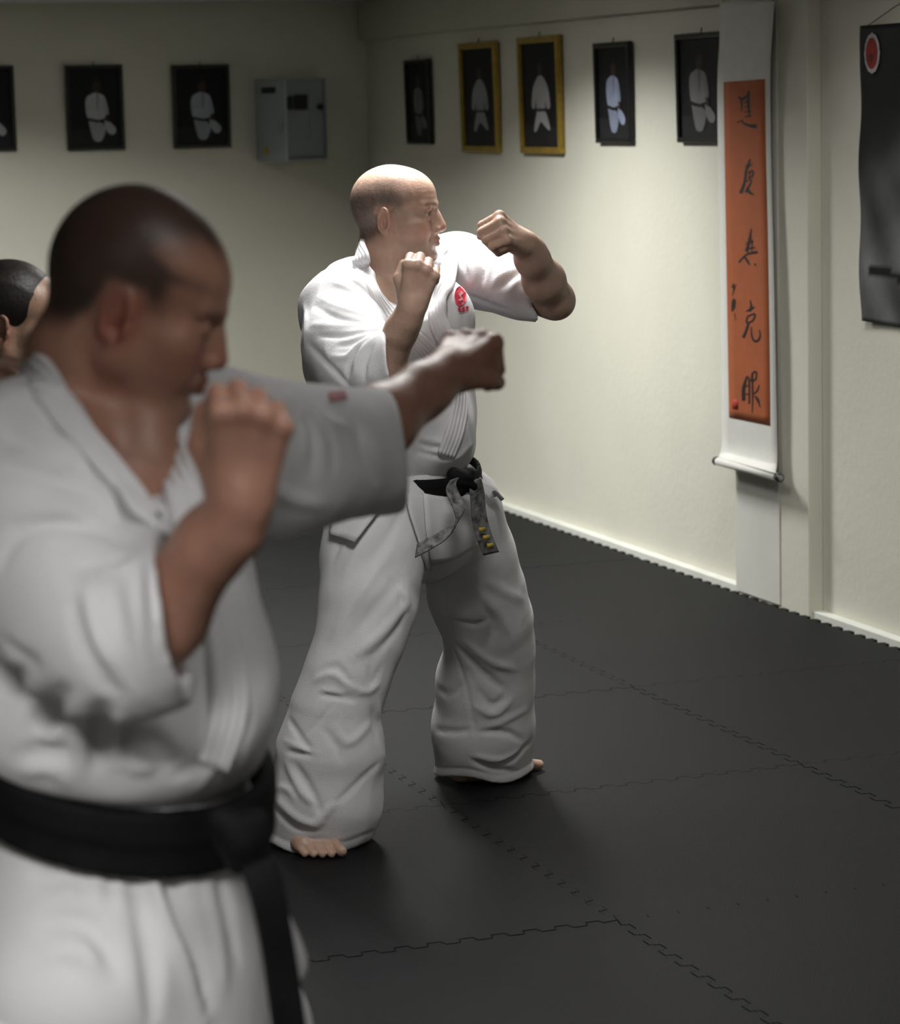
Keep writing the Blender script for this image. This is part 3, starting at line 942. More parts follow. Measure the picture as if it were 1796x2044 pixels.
def add_head(g, f, eyes='open', heavy=0.0, ear=1.0, jaw=1.0, nose=1.0):
    """head in frame f: eye level at z=0, x own right, y to the front (metres, adult male)"""
    s = f.s
    R = f.R
    E = lambda c, r, k=.02, sub=False, rot=None: g.ell(f(*c), np.array(r) * s, R if rot is None else R @ rot, k * s, sub)
    C = lambda a, b, ra, rb, k=.01, sub=False, flat=None, sq=1.0: g.cone(f(*a), f(*b), ra * s, rb * s, k * s, None if flat is None else R @ np.array(flat, float), sq, sub)
    ny = lambda y: .082 + (y - .082) * nose
    E((0, -.020, .036), (.074, .092, .080), .02)             # cranium
    E((0, -.054, .020), (.064, .060, .064), .03)             # occiput
    E((0, .032, .036), (.061, .058, .058), .03)              # forehead
    E((0, .028, -.028), (.055, .052, .058), .02)             # mid face
    for q in (-1, 1):
        C((q * .054 * jaw, -.010, -.062), (q * .020, .064, -.100), .016, .015, .02)      # jaw line
        C((q * .058 * jaw, -.012, -.020), (q * .055 * jaw, -.010, -.060), .016, .016, .02)
        E((q * .043, .046, -.026), (.023, .026, .019), .034)                       # cheekbone
        E((q * .036, .044, -.060), (.022, .032, .034), .03)                        # cheek
        C((q * .010, .0850, .0195), (q * .046, .066, .0200), .0095, .0085, .010)   # brow
        E((q * .032, .0935, -.0020), (.0175, .0190, .0120), .009, True)            # socket
        E((q * .0315, .0680, -.0025), (.0130, .0130, .0125), .001)                 # eyeball
        if eyes == 'open':
            C((q * .0175, .0785, .0030), (q * .031, .0828, .0072), .0034, .0040, .003)   # upper lid
            C((q * .031, .0828, .0072), (q * .0465, .0715, .0015), .0040, .0032, .003)
            C((q * .018, .0770, -.0100), (q * .032, .0800, -.0125), .0028, .0032, .004)  # lower lid
            C((q * .032, .0800, -.0125), (q * .046, .0710, -.0065), .0032, .0028, .004)
        else:
            E((q * .0315, .0700, -.0015), (.0160, .0136, .0122), .003)
            C((q * .0175, .0770, -.0090), (q * .031, .0832, -.0118), .0024, .0026, .002)
            C((q * .031, .0832, -.0118), (q * .046, .0725, -.008), .0026, .0022, .002)
            C((q * .020, .0760, -.0205), (q * .042, .0725, -.0205), .0042, .004, .006)   # bag
        C((q * .014, .084, -.004), (q * .015, .080, -.016), .005, .004, .008, True)      # inner eye corner
    E((0, .066, -.066), (.029, .024, .028), .018)            # muzzle
    E((0, .0745, -.103), (.020, .016, .015), .014)           # chin
    E((0, .0895, -.0865), (.020, .008, .0055), .008, True)   # chin groove
    C((0, .0835, .014), (0, ny(.1050), -.028), .0082, .0095, .008)    # nose bridge
    C((0, .0840, -.012), (0, ny(.0910), -.036), .0125, .0150, .012)
    E((0, ny(.1055), -.0355), (.0115, .0115, .0100), .006)            # tip
    for q in (-1, 1):
        E((q * .0132, ny(.0950), -.0395), (.0074, .0115, .0082), .004)
        E((q * .0066, ny(.1000), -.0485), (.0036, .0056, .0042), .002, True)
        C((q * .020, .094, -.038), (q * .031, .077, -.066), .0028, .0025, .005, True)   # smile line
    C((0, .0935, -.0620), (-.025, .0785, -.0690), .0052, .0030, .004)     # lips
    C((0, .0935, -.0620), (.025, .0785, -.0690), .0052, .0030, .004)
    C((0, .0915, -.0745), (-.022, .0785, -.0710), .0058, .0030, .004)
    C((0, .0915, -.0745), (.022, .0785, -.0710), .0058, .0030, .004)
    C((0, .1005, -.0683), (-.028, .0815, -.0700), .0016, .0014, .001, True)
    C((0, .1005, -.0683), (.028, .0815, -.0700), .0016, .0014, .001, True)
    for q in (-1, 1):                                                      # ears
        an = .42 * q
        rz = np.array([[math.cos(an), math.sin(an), 0], [-math.sin(an), math.cos(an), 0], [0, 0, 1.]])
        rx = np.array([[1, 0, 0], [0, math.cos(.16), math.sin(.16)], [0, -math.sin(.16), math.cos(.16)]])
        T = rz @ rx
        o = np.array([q * .0765, -.012, -.016])
        L = lambda a, b, c: tuple(o + ear * (T @ np.array([q * a, b, c])))
        E(L(.000, -.008, .000), np.array((.0070, .0185, .0310)) * ear, .003, False, T)
        E(L(.0085, -.006, .006), np.array((.0085, .0105, .0190)) * ear, .002, True, T)
        E(L(.0070, -.001, -.009), np.array((.0130, .0085, .0100)) * ear, .002, True, T)
        ring = []
        for t in np.linspace(-.42, 1.05, 11) * math.pi:
            ring.append(L(.0045, -.0075 - .0165 * math.sin(t) * (1 if math.sin(t) > 0 else .8), .001 + .0285 * math.cos(t)))
        for i in range(10):
            C(ring[i], ring[i + 1], .0037 * ear, .0037 * ear, .0015)
        C(L(.004, -.010, .012), L(.004, -.011, -.010), .0030 * ear, .0034 * ear, .002)      # antihelix
        E(L(.002, -.002, -.0275), np.array((.0055, .0085, .0090)) * ear, .004, False, T)    # lobe
        C(L(.002, .010, -.004), L(.003, .009, -.013), .0040 * ear, .0045 * ear, .003)       # tragus
    if heavy:
        E((0, .040, -.096), (.036, .036, .016), .02)                       # under the chin
def fist_frame(wrist, knuck, back):
    Y = unit(np.asarray(knuck) - wrist)
    Z = unit(np.asarray(back, float) - Y * (np.asarray(back) @ Y))
    return Frame(wrist, np.cross(Y, Z), Y, Z)
def add_fist(g, f, side=1, s=1.0):
    """closed fist: origin wrist, y to the knuckles, z back of the hand, thumb at side*x"""
    f = Frame(f.o, f.X, f.Y, f.Z, s)
    C = lambda a, b, ra, rb, k=.004: g.cone(f(side * a[0], a[1], a[2]), f(side * b[0], b[1], b[2]), ra * s, rb * s, k * s)
    g.ell(f(side * .002, .050, -.012), np.array((.036, .044, .021)) * s, f.R, .02 * s)
    C((0, -.03, 0), (0, .02, 0), .027, .026, .02)
    g.ell(f(side * .002, .078, -.028), np.array((.036, .026, .022)) * s, f.R, .006 * s)
    X = [.033, .0115, -.0105, -.0315]
    Yk = [.093, .098, .093, .084]
    R_ = [.0118, .0122, .0115, .0100]
    Lp = [.040, .043, .040, .033]
    for i in range(4):
        C((X[i] * .55, .012, .004), (X[i], Yk[i], .006), .0135, R_[i] * 1.02, .012)     # metacarpal
        C((X[i], Yk[i], .006), (X[i], Yk[i] + .001, .0075), R_[i] * 1.08, R_[i] * 1.0, .006)  # knuckle
        C((X[i], Yk[i], .004), (X[i] * .95, Yk[i] + .006, -Lp[i]), R_[i], R_[i] * .93, .003)
        C((X[i] * .95, Yk[i] + .006, -Lp[i]), (X[i] * .92, Yk[i] - .026, -Lp[i] - .006), R_[i] * .93, R_[i] * .88, .002)
        C((X[i] * .92, Yk[i] - .026, -Lp[i] - .006), (X[i] * .92, Yk[i] - .032, -Lp[i] + .016), R_[i] * .88, R_[i] * .8, .002)
    for i in range(4):
        C((X[i], Yk[i] - .014, -.010), (X[i] * .95, Yk[i] - .014, -Lp[i] + .014), .0125, .0125, .003)
    C((.022, .018, -.010), (.044, .048, -.026), .0175, .0135, .012)                      # thumb
    C((.044, .048, -.026), (.041, .076, -.046), .0125, .0114, .004)
    C((.041, .076, -.046), (.014, .090, -.056), .0110, .0094, .003)
def add_foot(g, f, side=1, s=1.0):
    """bare foot: origin under the ankle on the ground, y to the toes, x own right; big toe at -side*x"""
    f = Frame(f.o, f.X, f.Y, f.Z, s)
    C = lambda a, b, ra, rb, k=.01, flat=None, sq=1.: g.cone(f(side * a[0], a[1], a[2]), f(side * b[0], b[1], b[2]), ra, rb, k, None if flat is None else f.R @ np.array(flat), sq)
    C((0, -.045, .034), (0, .0, .036), .034, .032, .02)
    C((0, 0, .10), (0, .01, .045), .036, .036, .03)
    C((0, .01, .05), (-.018, .10, .034), .036, .027, .03)
    C((.006, .0, .036), (.028, .11, .022), .028, .020, .03)
    C((-.02, .10, .028), (.03, .095, .020), .026, .019, .02)
    tx = [-.034, -.010, .009, .026, .041]
    ty = [.188, .186, .176, .163, .147]
    tr = [.0140, .0098, .0094, .0090, .0088]
    for i in range(5):
        C((tx[i] * .7, .105, .026 - .002 * i), (tx[i], ty[i] - .030, .020 - .001 * i), .016 - .001 * i, tr[i] * 1.05, .010)
        C((tx[i], ty[i] - .030, .019 - .001 * i), (tx[i] * 1.02, ty[i], tr[i] * .95), tr[i], tr[i] * .92, .0025)
        g.ell(f(side * tx[i] * 1.02, ty[i] + tr[i] * .35, tr[i] * 1.55), np.array((tr[i] * .62, tr[i] * .55, tr[i] * .18)) * s, f.R, .001)
def lerp3(a, b, t):
    return np.asarray(a)[None] * (1 - t[:, None]) + np.asarray(b)[None] * t[:, None]
def sstep(x, a, b):
    t = np.clip((x - a) / (b - a), 0, 1)
    return t * t * (3 - 2 * t)
def ribbon(name, pts, wdirs, width, thick, material, parent, origin, **props):
    """flat band swept along 3D points; wdirs: direction across the band at each point"""
    pts = np.array(pts)
    wd = np.array([unit(w) for w in wdirs])
    n = len(pts)
    rows = [[p + w * width * t - origin for t in (-.5, -.42, -.2, 0, .2, .42, .5)] for p, w in zip(pts, wd)]
    return sheet(name, rows, thick, material, parent, **props)
def path_dist(p, pts):
    best = np.full(len(p), 9.)
    tt = np.zeros(len(p))
    for i in range(len(pts) - 1):
        q, t = seg_dist(p, pts[i], pts[i + 1])
        dd = np.sqrt((q * q).sum(1))
        w = dd < best
        best[w] = dd[w]
        tt[w] = i + t[w]
    return best, tt
def band_on(base, pts, half, lift, thick, quilt=0.0, edge=.004):
    """SDF of a strip that hugs the surface of base along a 3D path"""
    pts = np.array(pts)
    g = SDF()
    def fn(p):
        d = base.ev(p)
        dist, _ = path_dist(p, pts)
        sh = np.abs(d - lift) - thick / 2
        if quilt:
            sh = sh + .0016 * (1 + np.cos(dist / quilt * 2 * math.pi)) * .5
        return smax(sh, dist - half, edge)
    m = half + lift + thick
    return g.func(fn, pts.min(0) - m, pts.max(0) + m)

def grad(sd, pts, e=.006):
    pts = np.asarray(pts, float)
    g = np.stack([sd.ev(pts + np.eye(3)[i] * e, post=False) - sd.ev(pts - np.eye(3)[i] * e, post=False) for i in range(3)], 1).astype(float)
    return g / (np.linalg.norm(g, axis=1, keepdims=True) + 1e-9)
def sweep_band(name, pts, nrms, width, thick, material, parent, origin, rows=5, ridge=.0009, n=60, **props):
    """quilted collar band: ridged cross-section swept along a path; nrms point away from the body"""
    c = resample(pts, n)
    nn = resample(nrms, n)
    m = rows * 6
    V, Fc = [], []
    for i in range(n):
        t = unit(c[min(i + 1, n - 1)] - c[max(i - 1, 0)])
        k = unit(nn[i] - t * (nn[i] @ t))
        w = np.cross(t, k)
        for j in range(m + 1):
            u = j / m - .5
            edge = max(0, 1 - (abs(u) * 2) ** 8)
            V.append(c[i] + w * u * width + k * (thick * (.35 + .65 * edge) + ridge * math.cos(2 * math.pi * rows * (u + .5) + math.pi)) - origin)
        V.append(c[i] + w * .5 * width - k * .003 - origin)
        V.append(c[i] - w * .5 * width - k * .003 - origin)
    L = m + 3
    for i in range(n - 1):
        for j in range(L):
            a, b = i * L + j, i * L + (j + 1) % L
            Fc.append((a, b, b + L, a + L))
    Fc.append(tuple(range(L))[::-1])
    Fc.append(tuple((n - 1) * L + j for j in range(L)))
    return mesh_obj(name, V, Fc, material, parent, True, **props)
# ------------------------------------------------------------------ fighter throwing a hook (in focus)
def cam_cut(a, b, Y, keep, lean=0.0):
    """half-space function cutting along the photo line a-b at depth Y; keep: a photo point on the kept side"""
    A, B_, Kp = P(*a, Y), P(*b, Y), P(*keep, Y)
    view = unit((A + B_) / 2 - CPOS)
    n = unit(np.cross(B_ - A, view) + 1e-9)
    if (Kp - A) @ n > 0:
        n = -n
    n = unit(n + view * lean)
    return lambda p: (p - A) @ n
def to_px(pts, off, sc):
    return [(off[0] + x / sc, off[1] + y / sc) for x, y in pts]
def skin_cols(base, hair=None, extra=None):
    base = np.array(base)
    def fn(p):
        c = np.tile(base, (len(p), 1))
        n = wob(p, 60, 2)[:, None]
        c = c * (1 + .06 * n)
        c[:, 1:] *= (1 - .05 * np.clip(wob(p, 38, 5), 0, 1))[:, None]
        if extra is not None:
            c = extra(p, c)
        if hair is not None:
            for fun, colr in hair:
                m = np.clip(fun(p), 0, 1)[:, None]
                c = c * (1 - m) + np.array(colr) * m
        return np.clip(c, 0, 1)
    return fn
def face_colour(f, lips=(.30, .12, .10), red=.25, beard=0.0):
    def ex(p, c):
        q = f.local(p)
        near = (np.abs(q) < .16).all(1)
        x, y, z = np.abs(q[:, 0]), q[:, 1], q[:, 2]
        lip = near * (y > .078) * np.exp(-((x / .017) ** 4)) * np.exp(-(((z + .0685) / .0085) ** 4))
        c = c * (1 - lip[:, None] * .75) + np.array(lips) * (lip[:, None] * .75)
        # ruddier nose, ears and cheeks
        rd = near * (np.exp(-((z + .036) ** 2 + (y - .115) ** 2 + x ** 2) / .02 ** 2) + .8 * (x > .068) * np.exp(-((y + .019) / .026) ** 4 - ((z + .016) / .036) ** 4) + .5 * np.exp(-((x - .045) ** 2 + (z + .04) ** 2) / .022 ** 2) * (y > .03))
        c[:, 1] *= 1 - red * np.clip(rd, 0, 1)
        c[:, 2] *= 1 - red * np.clip(rd, 0, 1)
        # brows and eyes
        brow = near * (y > .055) * (x < .052) * (x > .012) * np.exp(-(((z - .0215 + 8 * (x - .030) ** 2) / .0050) ** 2)) * sstep(x, .010, .018) * sstep(.054 - x, 0, .012) * (.75 + .4 * wob(p, 300, 4))
        c = c * (1 - .42 * brow[:, None]) + np.array([.06, .04, .028]) * (.42 * brow[:, None])
        if beard:
            bd = near * sstep(-z, .052, .075) * sstep(y, .0, .04) * beard * (1 - lip)
            c = c * (1 - bd[:, None]) + np.array([.12, .075, .05]) * bd[:, None]
        return c
    return ex
def eye_cols(f, iris=True):
    def ex(p, c):
        q = f.local(p)
        for s in (-1, 1):
            r = np.sqrt((q[:, 0] - s * .031) ** 2 + (q[:, 1] - .0685) ** 2 + (q[:, 2] + .002) ** 2)
            front = (r < .01365) & (q[:, 1] > .072)
            c[front] = (.50, .46, .42)
            ir = np.hypot(q[:, 0] - s * .031, q[:, 2] + .001)
            c[front & (ir < .0062)] = (.03, .022, .018)
            lash = np.exp(-((q[:, 2] - .0035 + 14 * (q[:, 0] - s * .031) ** 2) / .0016) ** 2) * (np.abs(q[:, 0] - s * .031) < .016) * (q[:, 1] > .070) * (q[:, 1] < .09)
            c *= (1 - .8 * lash)[:, None]
        return c
    return ex
def both(*fs):
    def ex(p, c):
        for f in fs:
            c = f(p, c)
        return c
    return ex

def hook_fighter():
    Yc = 6.41
    Fd, Ld = unit([.62, -.79, 0]), unit([.79, .62, 0])
    org = on_floor(800, 1625)
    # ---- head and skin
    hf = head_frame(P(797, 425, 6.41), (math.cos(.23), -math.sin(.23)), .0, .0, .965)
    B = SDF()
    neck_base = P(778, 560, 6.43)
    B.chain([hf(0, -.035, -.03), hf(0, -.040, -.09), neck_base], [.053, .056, .066], .03)
    for q in (-1, 1):
        B.cone(hf(q * .050, -.03, -.05), neck_base + Fd * .06 + Ld * (-q) * .02, .013, .013, .02)
    add_head(B, hf, 'open', heavy=1, nose=.92)
    B.cone(P(780, 655, 6.42), P(788, 740, 6.4), .105, .150, .05, Fd, 1.4)
    B.cone(P(788, 740, 6.4), P(815, 880, 6.42), .15, .135, .06, Fd, 1.3)
    rs, re, rw = P(680, 622, 6.27), P(742, 788, 6.09), P(822, 613, 5.975)
    ls, le, lw = P(912, 538, 6.52), P(1106, 598, 6.37), P(1046, 487, 6.2)
    B.chain([P(778, 590, 6.42), rs], [.055, .055], .04)
    B.chain([P(790, 580, 6.44), ls], [.055, .055], .04)
    B.chain([rs, re], [.055, .045], .04)
    B.chain([re, re + (rw - re) * .3, re + (rw - re) * .75, rw], [.042, .0455, .034, .0285], .02)
    B.chain([ls, ls + (le - ls) * .6, le], [.055, .052, .043], .04)
    B.ell(P(1118, 606, 6.36), (.026, .03, .026), None, .02)
    B.chain([le, le + (lw - le) * .35, le + (lw - le) * .75, lw], [.041, .0455, .036, .029], .025)
    ff = fist_frame(rw, rw + (P(843, 535, 5.955) - rw), (.05, -.95, .15))
    add_fist(B, ff, -1, .98)
    fl = fist_frame(lw, lw + (P(985, 448, 6.12) - lw), (.20, -.72, .62))
    add_fist(B, fl, 1, .98)
    # legs and feet
    fr_dir, fl_dir = unit([.46, -.88, 0]), unit([.80, .60, 0])
    fo_r = on_floor(650, 1712) - fr_dir * .165
    fo_l = on_floor(1066, 1530) - fl_dir * .19
    hipR, hipL = P(772, 1020, 6.33), P(905, 1030, 6.5)
    kneeR, kneeL = P(690, 1330, 6.18), P(985, 1270, 6.62)
    B.chain([P(815, 940, 6.42), P(840, 1010, 6.42)], [.135, .14], .05, Fd, 1.2)
    B.chain([hipR, kneeR, fo_r + EZ * .11], [.085, .056, .04], .04)
    B.chain([hipL, kneeL, fo_l + EZ * .11], [.085, .056, .04], .04)
    add_foot(B, Frame(fo_r, np.cross(fr_dir, EZ), fr_dir, EZ), 1, .95)
    add_foot(B, Frame(fo_l, np.cross(fl_dir, EZ), fl_dir, EZ), -1, .95)
    # forehead creases
    for zz, hh in ((.045, .0011), (.056, .0010), (.067, .0008)):
        B.stroke3([hf(.052, .068, zz - .002), hf(.03, .085, zz + .001), hf(0, .093, zz - .001), hf(-.03, .085, zz + .001)], .0035, -hh)
    B.stroke3([hf(.060, .058, .034), hf(.064, .045, .050), hf(.060, .040, .068)], .004, .0014)
    B.stroke3([hf(.052, .060, -.012), hf(.060, .045, -.020)], .003, -.0009)
    def stubble(p):
        q = f_loc(p)
        x, y, z = np.abs(q[:, 0]), q[:, 1], q[:, 2]
        n = .012 * wob(p, 120, 3)
        line = .062 - .10 * np.clip(y + .02, 0, .1) + n               # upper edge of the grown sides
        m = sstep(line + .012 - z, -.022, .034) * sstep(.050 - y + n, 0, .05) * sstep(z + .085 + .5 * np.clip(-y - .07, -.2, 0), 0, .04)
        front_low = sstep(.024 - z, 0, .03) * sstep(y + .050, 0, .03)
        m = m * (1 - .85 * front_low) * (.85 + .15 * wob(p, 420, 1))
        m = m * (1 - (x > .070) * np.exp(-((y + .018) / .025) ** 6 - ((z + .015) / .037) ** 6))
        near = (np.abs(q) < .15).all(1)
        return np.clip(m, 0, 1) * near * .88
    f_loc = hf.local
    body = sdf_obj('person', B, .0030, M['skin'], None, skin_cols((.52, .345, .262), [(stubble, (.058, .054, .052))], both(face_colour(hf, red=.18, beard=.35), eye_cols(hf))), org, 1,
                   label='bald man in white martial arts suit and worn black belt throwing a hook', category='person')
    body.location = org

    # ---- jacket
    T = SDF()
    T.cone(P(782, 650, 6.42), P(786, 745, 6.40), .135, .188, .06, Fd, 1.38)
    T.cone(P(786, 745, 6.40), P(806, 850, 6.41), .188, .172, .06, Fd, 1.32)
    T.cone(P(806, 850, 6.41), P(816, 905, 6.42), .172, .158, .05, Fd, 1.25)
    T.cone(P(816, 905, 6.42), P(818, 955, 6.42), .155, .160, .03, Fd, 1.25)
    T.cone(P(772, 560, 6.43), P(682, 618, 6.29), .062, .086, .05)
    T.cone(P(770, 548, 6.45), P(700, 585, 6.36), .052, .068, .05)
    T.cone(P(805, 552, 6.46), P(912, 534, 6.53), .058, .072, .05)
    T.ell(P(690, 690, 6.36), (.10, .12, .13), None, .06)
    T.ell(P(868, 640, 6.30), (.09, .08, .10), None, .07)
    T.ell(P(902, 850, 6.34), (.045, .06, .07), None, .06)             # blouse over the belt
    T.ell(P(865, 895, 6.34), (.07, .05, .035), None, .04)
    cw = P(816, 936, 6.42)
    bn = unit(EZ + Fd * .20)
    T.post.append(lambda d, p: smax(d, .004 - (p - cw) @ bn, .07))
    S1 = SDF()                                                           # bent sleeve
    S1.chain([P(676, 622, 6.27), P(690, 690, 6.18), P(716, 735, 6.11), P(750, 738, 6.07), P(825, 716, 5.99)], [.088, .092, .090, .083, .076], .04)
    S1.cone(P(742, 742, 6.075), P(850, 708, 5.97), .070, .070, .008, sub=True)
    S1.post.append(lambda d, p, c=cam_cut((769, 650), (788, 792), 6.03, (700, 720), -.10): smax(d, c(p), .004))
    S2 = SDF()                                                           # raised sleeve
    S2.chain([P(908, 533, 6.53), P(975, 552, 6.48), P(1035, 574, 6.43), P(1090, 592, 6.39)], [.074, .070, .064, .063], .04)
    S2.cone(P(1005, 566, 6.455), P(1110, 598, 6.37), .052, .056, .012, sub=True)
    S2.post.append(lambda d, p, c=cam_cut((1050, 510), (1068, 650), 6.4, (980, 560), .18): smax(d, c(p), .004))
    J = SDF()
    J.sdf(T, 0)
    J.sdf(S1, .03)
    J.sdf(S2, .045)
    # neck opening
    J.cone(P(782, 470, 6.42), neck_base, .076, .080, .01, sub=True)
    J.chain([P(800, 540, 6.36), P(832, 585, 6.22), P(868, 660, 6.12)], [.072, .055, .012], .012, sub=True)
    c1 = lambda *pp: to_px(pp, (560, 300), 2.897)
    folds = [  # (crop polyline, radius px, height px)
        (c1((230, 850), (330, 905), (470, 950), (600, 1000)), 9, 6), (c1((200, 900), (300, 960), (430, 990), (590, 1012)), 7, -6),
        (c1((190, 1010), (330, 1020), (470, 1015), (595, 1030)), 8, 5), (c1((230, 1075), (360, 1075), (480, 1050), (590, 1035)), 7, -6),
        (c1((300, 760), (380, 790), (470, 850), (560, 920)), 10, 5), (c1((330, 720), (430, 770), (540, 860)), 8, -4),
        (c1((300, 1190), (380, 1195), (450, 1120), (560, 1055)), 7, 5), (c1((330, 1130), (420, 1110), (560, 1040)), 7, -5),
        (c1((440, 1340), (435, 1230), (480, 1140), (565, 1070)), 7, 5), (c1((390, 1330), (400, 1230), (450, 1150)), 7, -5), (c1((490, 1350), (490, 1240), (540, 1130)), 6, -4),
        (c1((160, 1120), (240, 1200), (330, 1290), (420, 1390)), 9, -4), (c1((560, 700), (640, 800), (680, 900)), 6, -3),
        (c1((480, 640), (560, 750), (650, 880)), 8, 3), (c1((1120, 560), (1130, 680), (1120, 800)), 7, 4), (c1((1160, 560), (1180, 680), (1160, 780)), 7, -4),
        (c1((1230, 780), (1270, 720), (1340, 690)), 8, 4), (c1((1270, 800), (1330, 740), (1400, 700)), 7, -4), (c1((1320, 820), (1360, 770), (1410, 740)), 5, 4),
        (c1((1030, 560), (1060, 660), (1090, 760)), 6, -4), (c1((960, 560), (1010, 640), (1050, 740)), 6, 3), (c1((1100, 840), (1180, 880), (1330, 920)), 8, -3),
        (c1((990, 760), (1000, 860), (1035, 1000)), 12, 6), (c1((1060, 1000), (1090, 1200), (1110, 1400)), 10, 4), (c1((800, 1130), (880, 1230), (930, 1290)), 7, 4), (c1((820, 1290), (900, 1310), (960, 1330)), 6, -4),
        (c1((800, 1700), (880, 1720), (970, 1725)), 5, -5), (c1((790, 1740), (880, 1765), (950, 1780)), 5, -5), (c1((800, 1660), (880, 1680), (975, 1690)), 5, 3), (c1((960, 1800), (1040, 1760), (1120, 1660)), 7, 4),
        (c1((1000, 1430), (1080, 1560), (1100, 1700)), 8, -3), (c1((130, 900), (150, 1000), (140, 1100)), 9, 4), (c1((240, 700), (350, 640), (430, 620)), 10, 3)]
    for pl, r, h in folds:
        J.fold(pl, r * .8, h * 1.6, 5.7, 6.75)
    J.disp.append(lambda p: .0030 * crumple(p, 19, 1) + .0010 * wob(p, 46, 2))
    J.post.append(lambda d, p, z=P(818, 962, 6.42)[2]: np.maximum(d, z - p[:, 2]))
    jac = sdf_obj('jacket', J, .0044, M['gi'], body, None, org, 1)

    # collar band: round the neck and down both fronts
    def chest(pp):
        h_ = J.hit(pp, 5.7, 6.7, post=False)
        return [q for q in h_], [q for q in grad(J, h_)]
    nk = neck_base + EZ * .03
    def radial(q):
        r_ = q - nk
        r_[2] = 0
        return unit(unit(r_) + EZ * .25)
    ring = [P(721, 492, 6.40), P(735, 478, 6.52), P(785, 470, 6.59), P(845, 474, 6.58)]
    rf, rn = chest([(722, 536), (744, 580), (774, 624), (812, 660), (850, 695), (880, 738), (898, 778)])
    near = [P(720, 512, 6.30)]
    sweep_band('collar', [rf[0] + rn[0] * .002] + near + ring, [rn[0]] + [radial(q) for q in near + ring], .042, .008, M['gi_fine'], body, org)
    sweep_band('lapel', rf, rn, .044, .007, M['gi_fine'], body, org)
    lf, ln = chest([(896, 522), (890, 560), (878, 600), (874, 635), (893, 683), (912, 740), (917, 800), (908, 860), (890, 908)])
    far = [P(878, 486, 6.55), P(893, 503, 6.48)]
    sweep_band('collar', ring[-1:] + far + [lf[0]], [radial(q) for q in ring[-1:] + far] + [ln[0]], .042, .008, M['gi_fine'], body, org)
    sweep_band('lapel', lf, ln, .044, .009, M['gi_fine'], body, org)

    # chest emblem: red roundel with pale swirl and a line of red lettering
    def decal(name, base, polys, Y0, Y1, lift, material, parent, thick=.0006):
        for pg in polys:
            H_ = base.hit(pg, Y0, Y1, post=True)
            c = H_.mean(0)
            nrm = unit(CPOS - c)
            V = [h + nrm * lift - org for h in H_] + [h + nrm * (lift - thick) - org for h in H_]
            n = len(pg)
            Fc = [tuple(range(n)), tuple(range(2 * n - 1, n - 1, -1))] + [(i, (i + 1) % n, n + (i + 1) % n, n + i) for i in range(n)]
            mesh_obj(name, V, Fc, material, parent)
    roundel = [(919 + 12 * math.cos(t), 591 + 20 * math.sin(t)) for t in np.linspace(0, 2 * math.pi, 20)[:-1]]
    decal('emblem', J, [roundel], 5.9, 6.6, .006, M['red'], jac)
    decal('emblem_swirl', J, [[(914, 586), (921, 580), (925, 585), (920, 590), (924, 598), (919, 604), (914, 600), (920, 595), (916, 590)], [(921, 606), (925, 602), (926, 606), (922, 610)]], 5.9, 6.6, .0075, mat('emblem_thread', (.55, .2, .22), .8), jac)
    decal('emblem_text', J, [[(914, 614), (919, 612), (920, 619), (915, 620)], [(921, 614), (927, 612), (928, 618), (922, 620)], [(929, 612), (935, 611), (935, 617), (930, 618)], [(916, 622), (934, 619), (934, 621), (917, 624)]], 5.9, 6.6, .0065, M['red'], jac)

    # ---- trousers
    TR = SDF()
    fx = unit([0, 1, 0])
    R_ = [(760, 1015, 6.33, 112), (742, 1120, 6.27, 100), (734, 1205, 6.22, 95), (717, 1280, 6.19, 84), (692, 1350, 6.17, 84), (668, 1420, 6.16, 87), (660, 1500, 6.16, 105), (648, 1600, 6.16, 113), (624, 1715, 6.16, 103), (610, 1830, 6.16, 100)]
    L_ = [(905, 1020, 6.5, 98), (935, 1110, 6.56, 92), (950, 1180, 6.6, 94), (970, 1240, 6.63, 90), (978, 1300, 6.66, 86), (967, 1360, 6.69, 96), (964, 1450, 6.72, 100), (966, 1560, 6.76, 97), (966, 1700, 6.78, 95)]
    for cc in (R_, L_):
        TR.chain([P(x, y, Y) for x, y, Y, r in cc], [px(r, Y) for x, y, Y, r in cc], .03, fx, 1.12)
    TR.cone(P(818, 955, 6.42), P(836, 1030, 6.42), .140, .158, .04, Fd, 1.2)
    TR.cone(P(612, 1810, 6.16), P(640, 1660, 6.16), px(93, 6.16), px(96, 6.16), .006, fx, 1.12, sub=True)
    TR.cone(P(966, 1700, 6.77), P(966, 1530, 6.74), px(82, 6.7), px(82, 6.7), .006, fx, 1.12, sub=True)
    c2 = lambda *pp: to_px(pp, (500, 880), 2.3226)
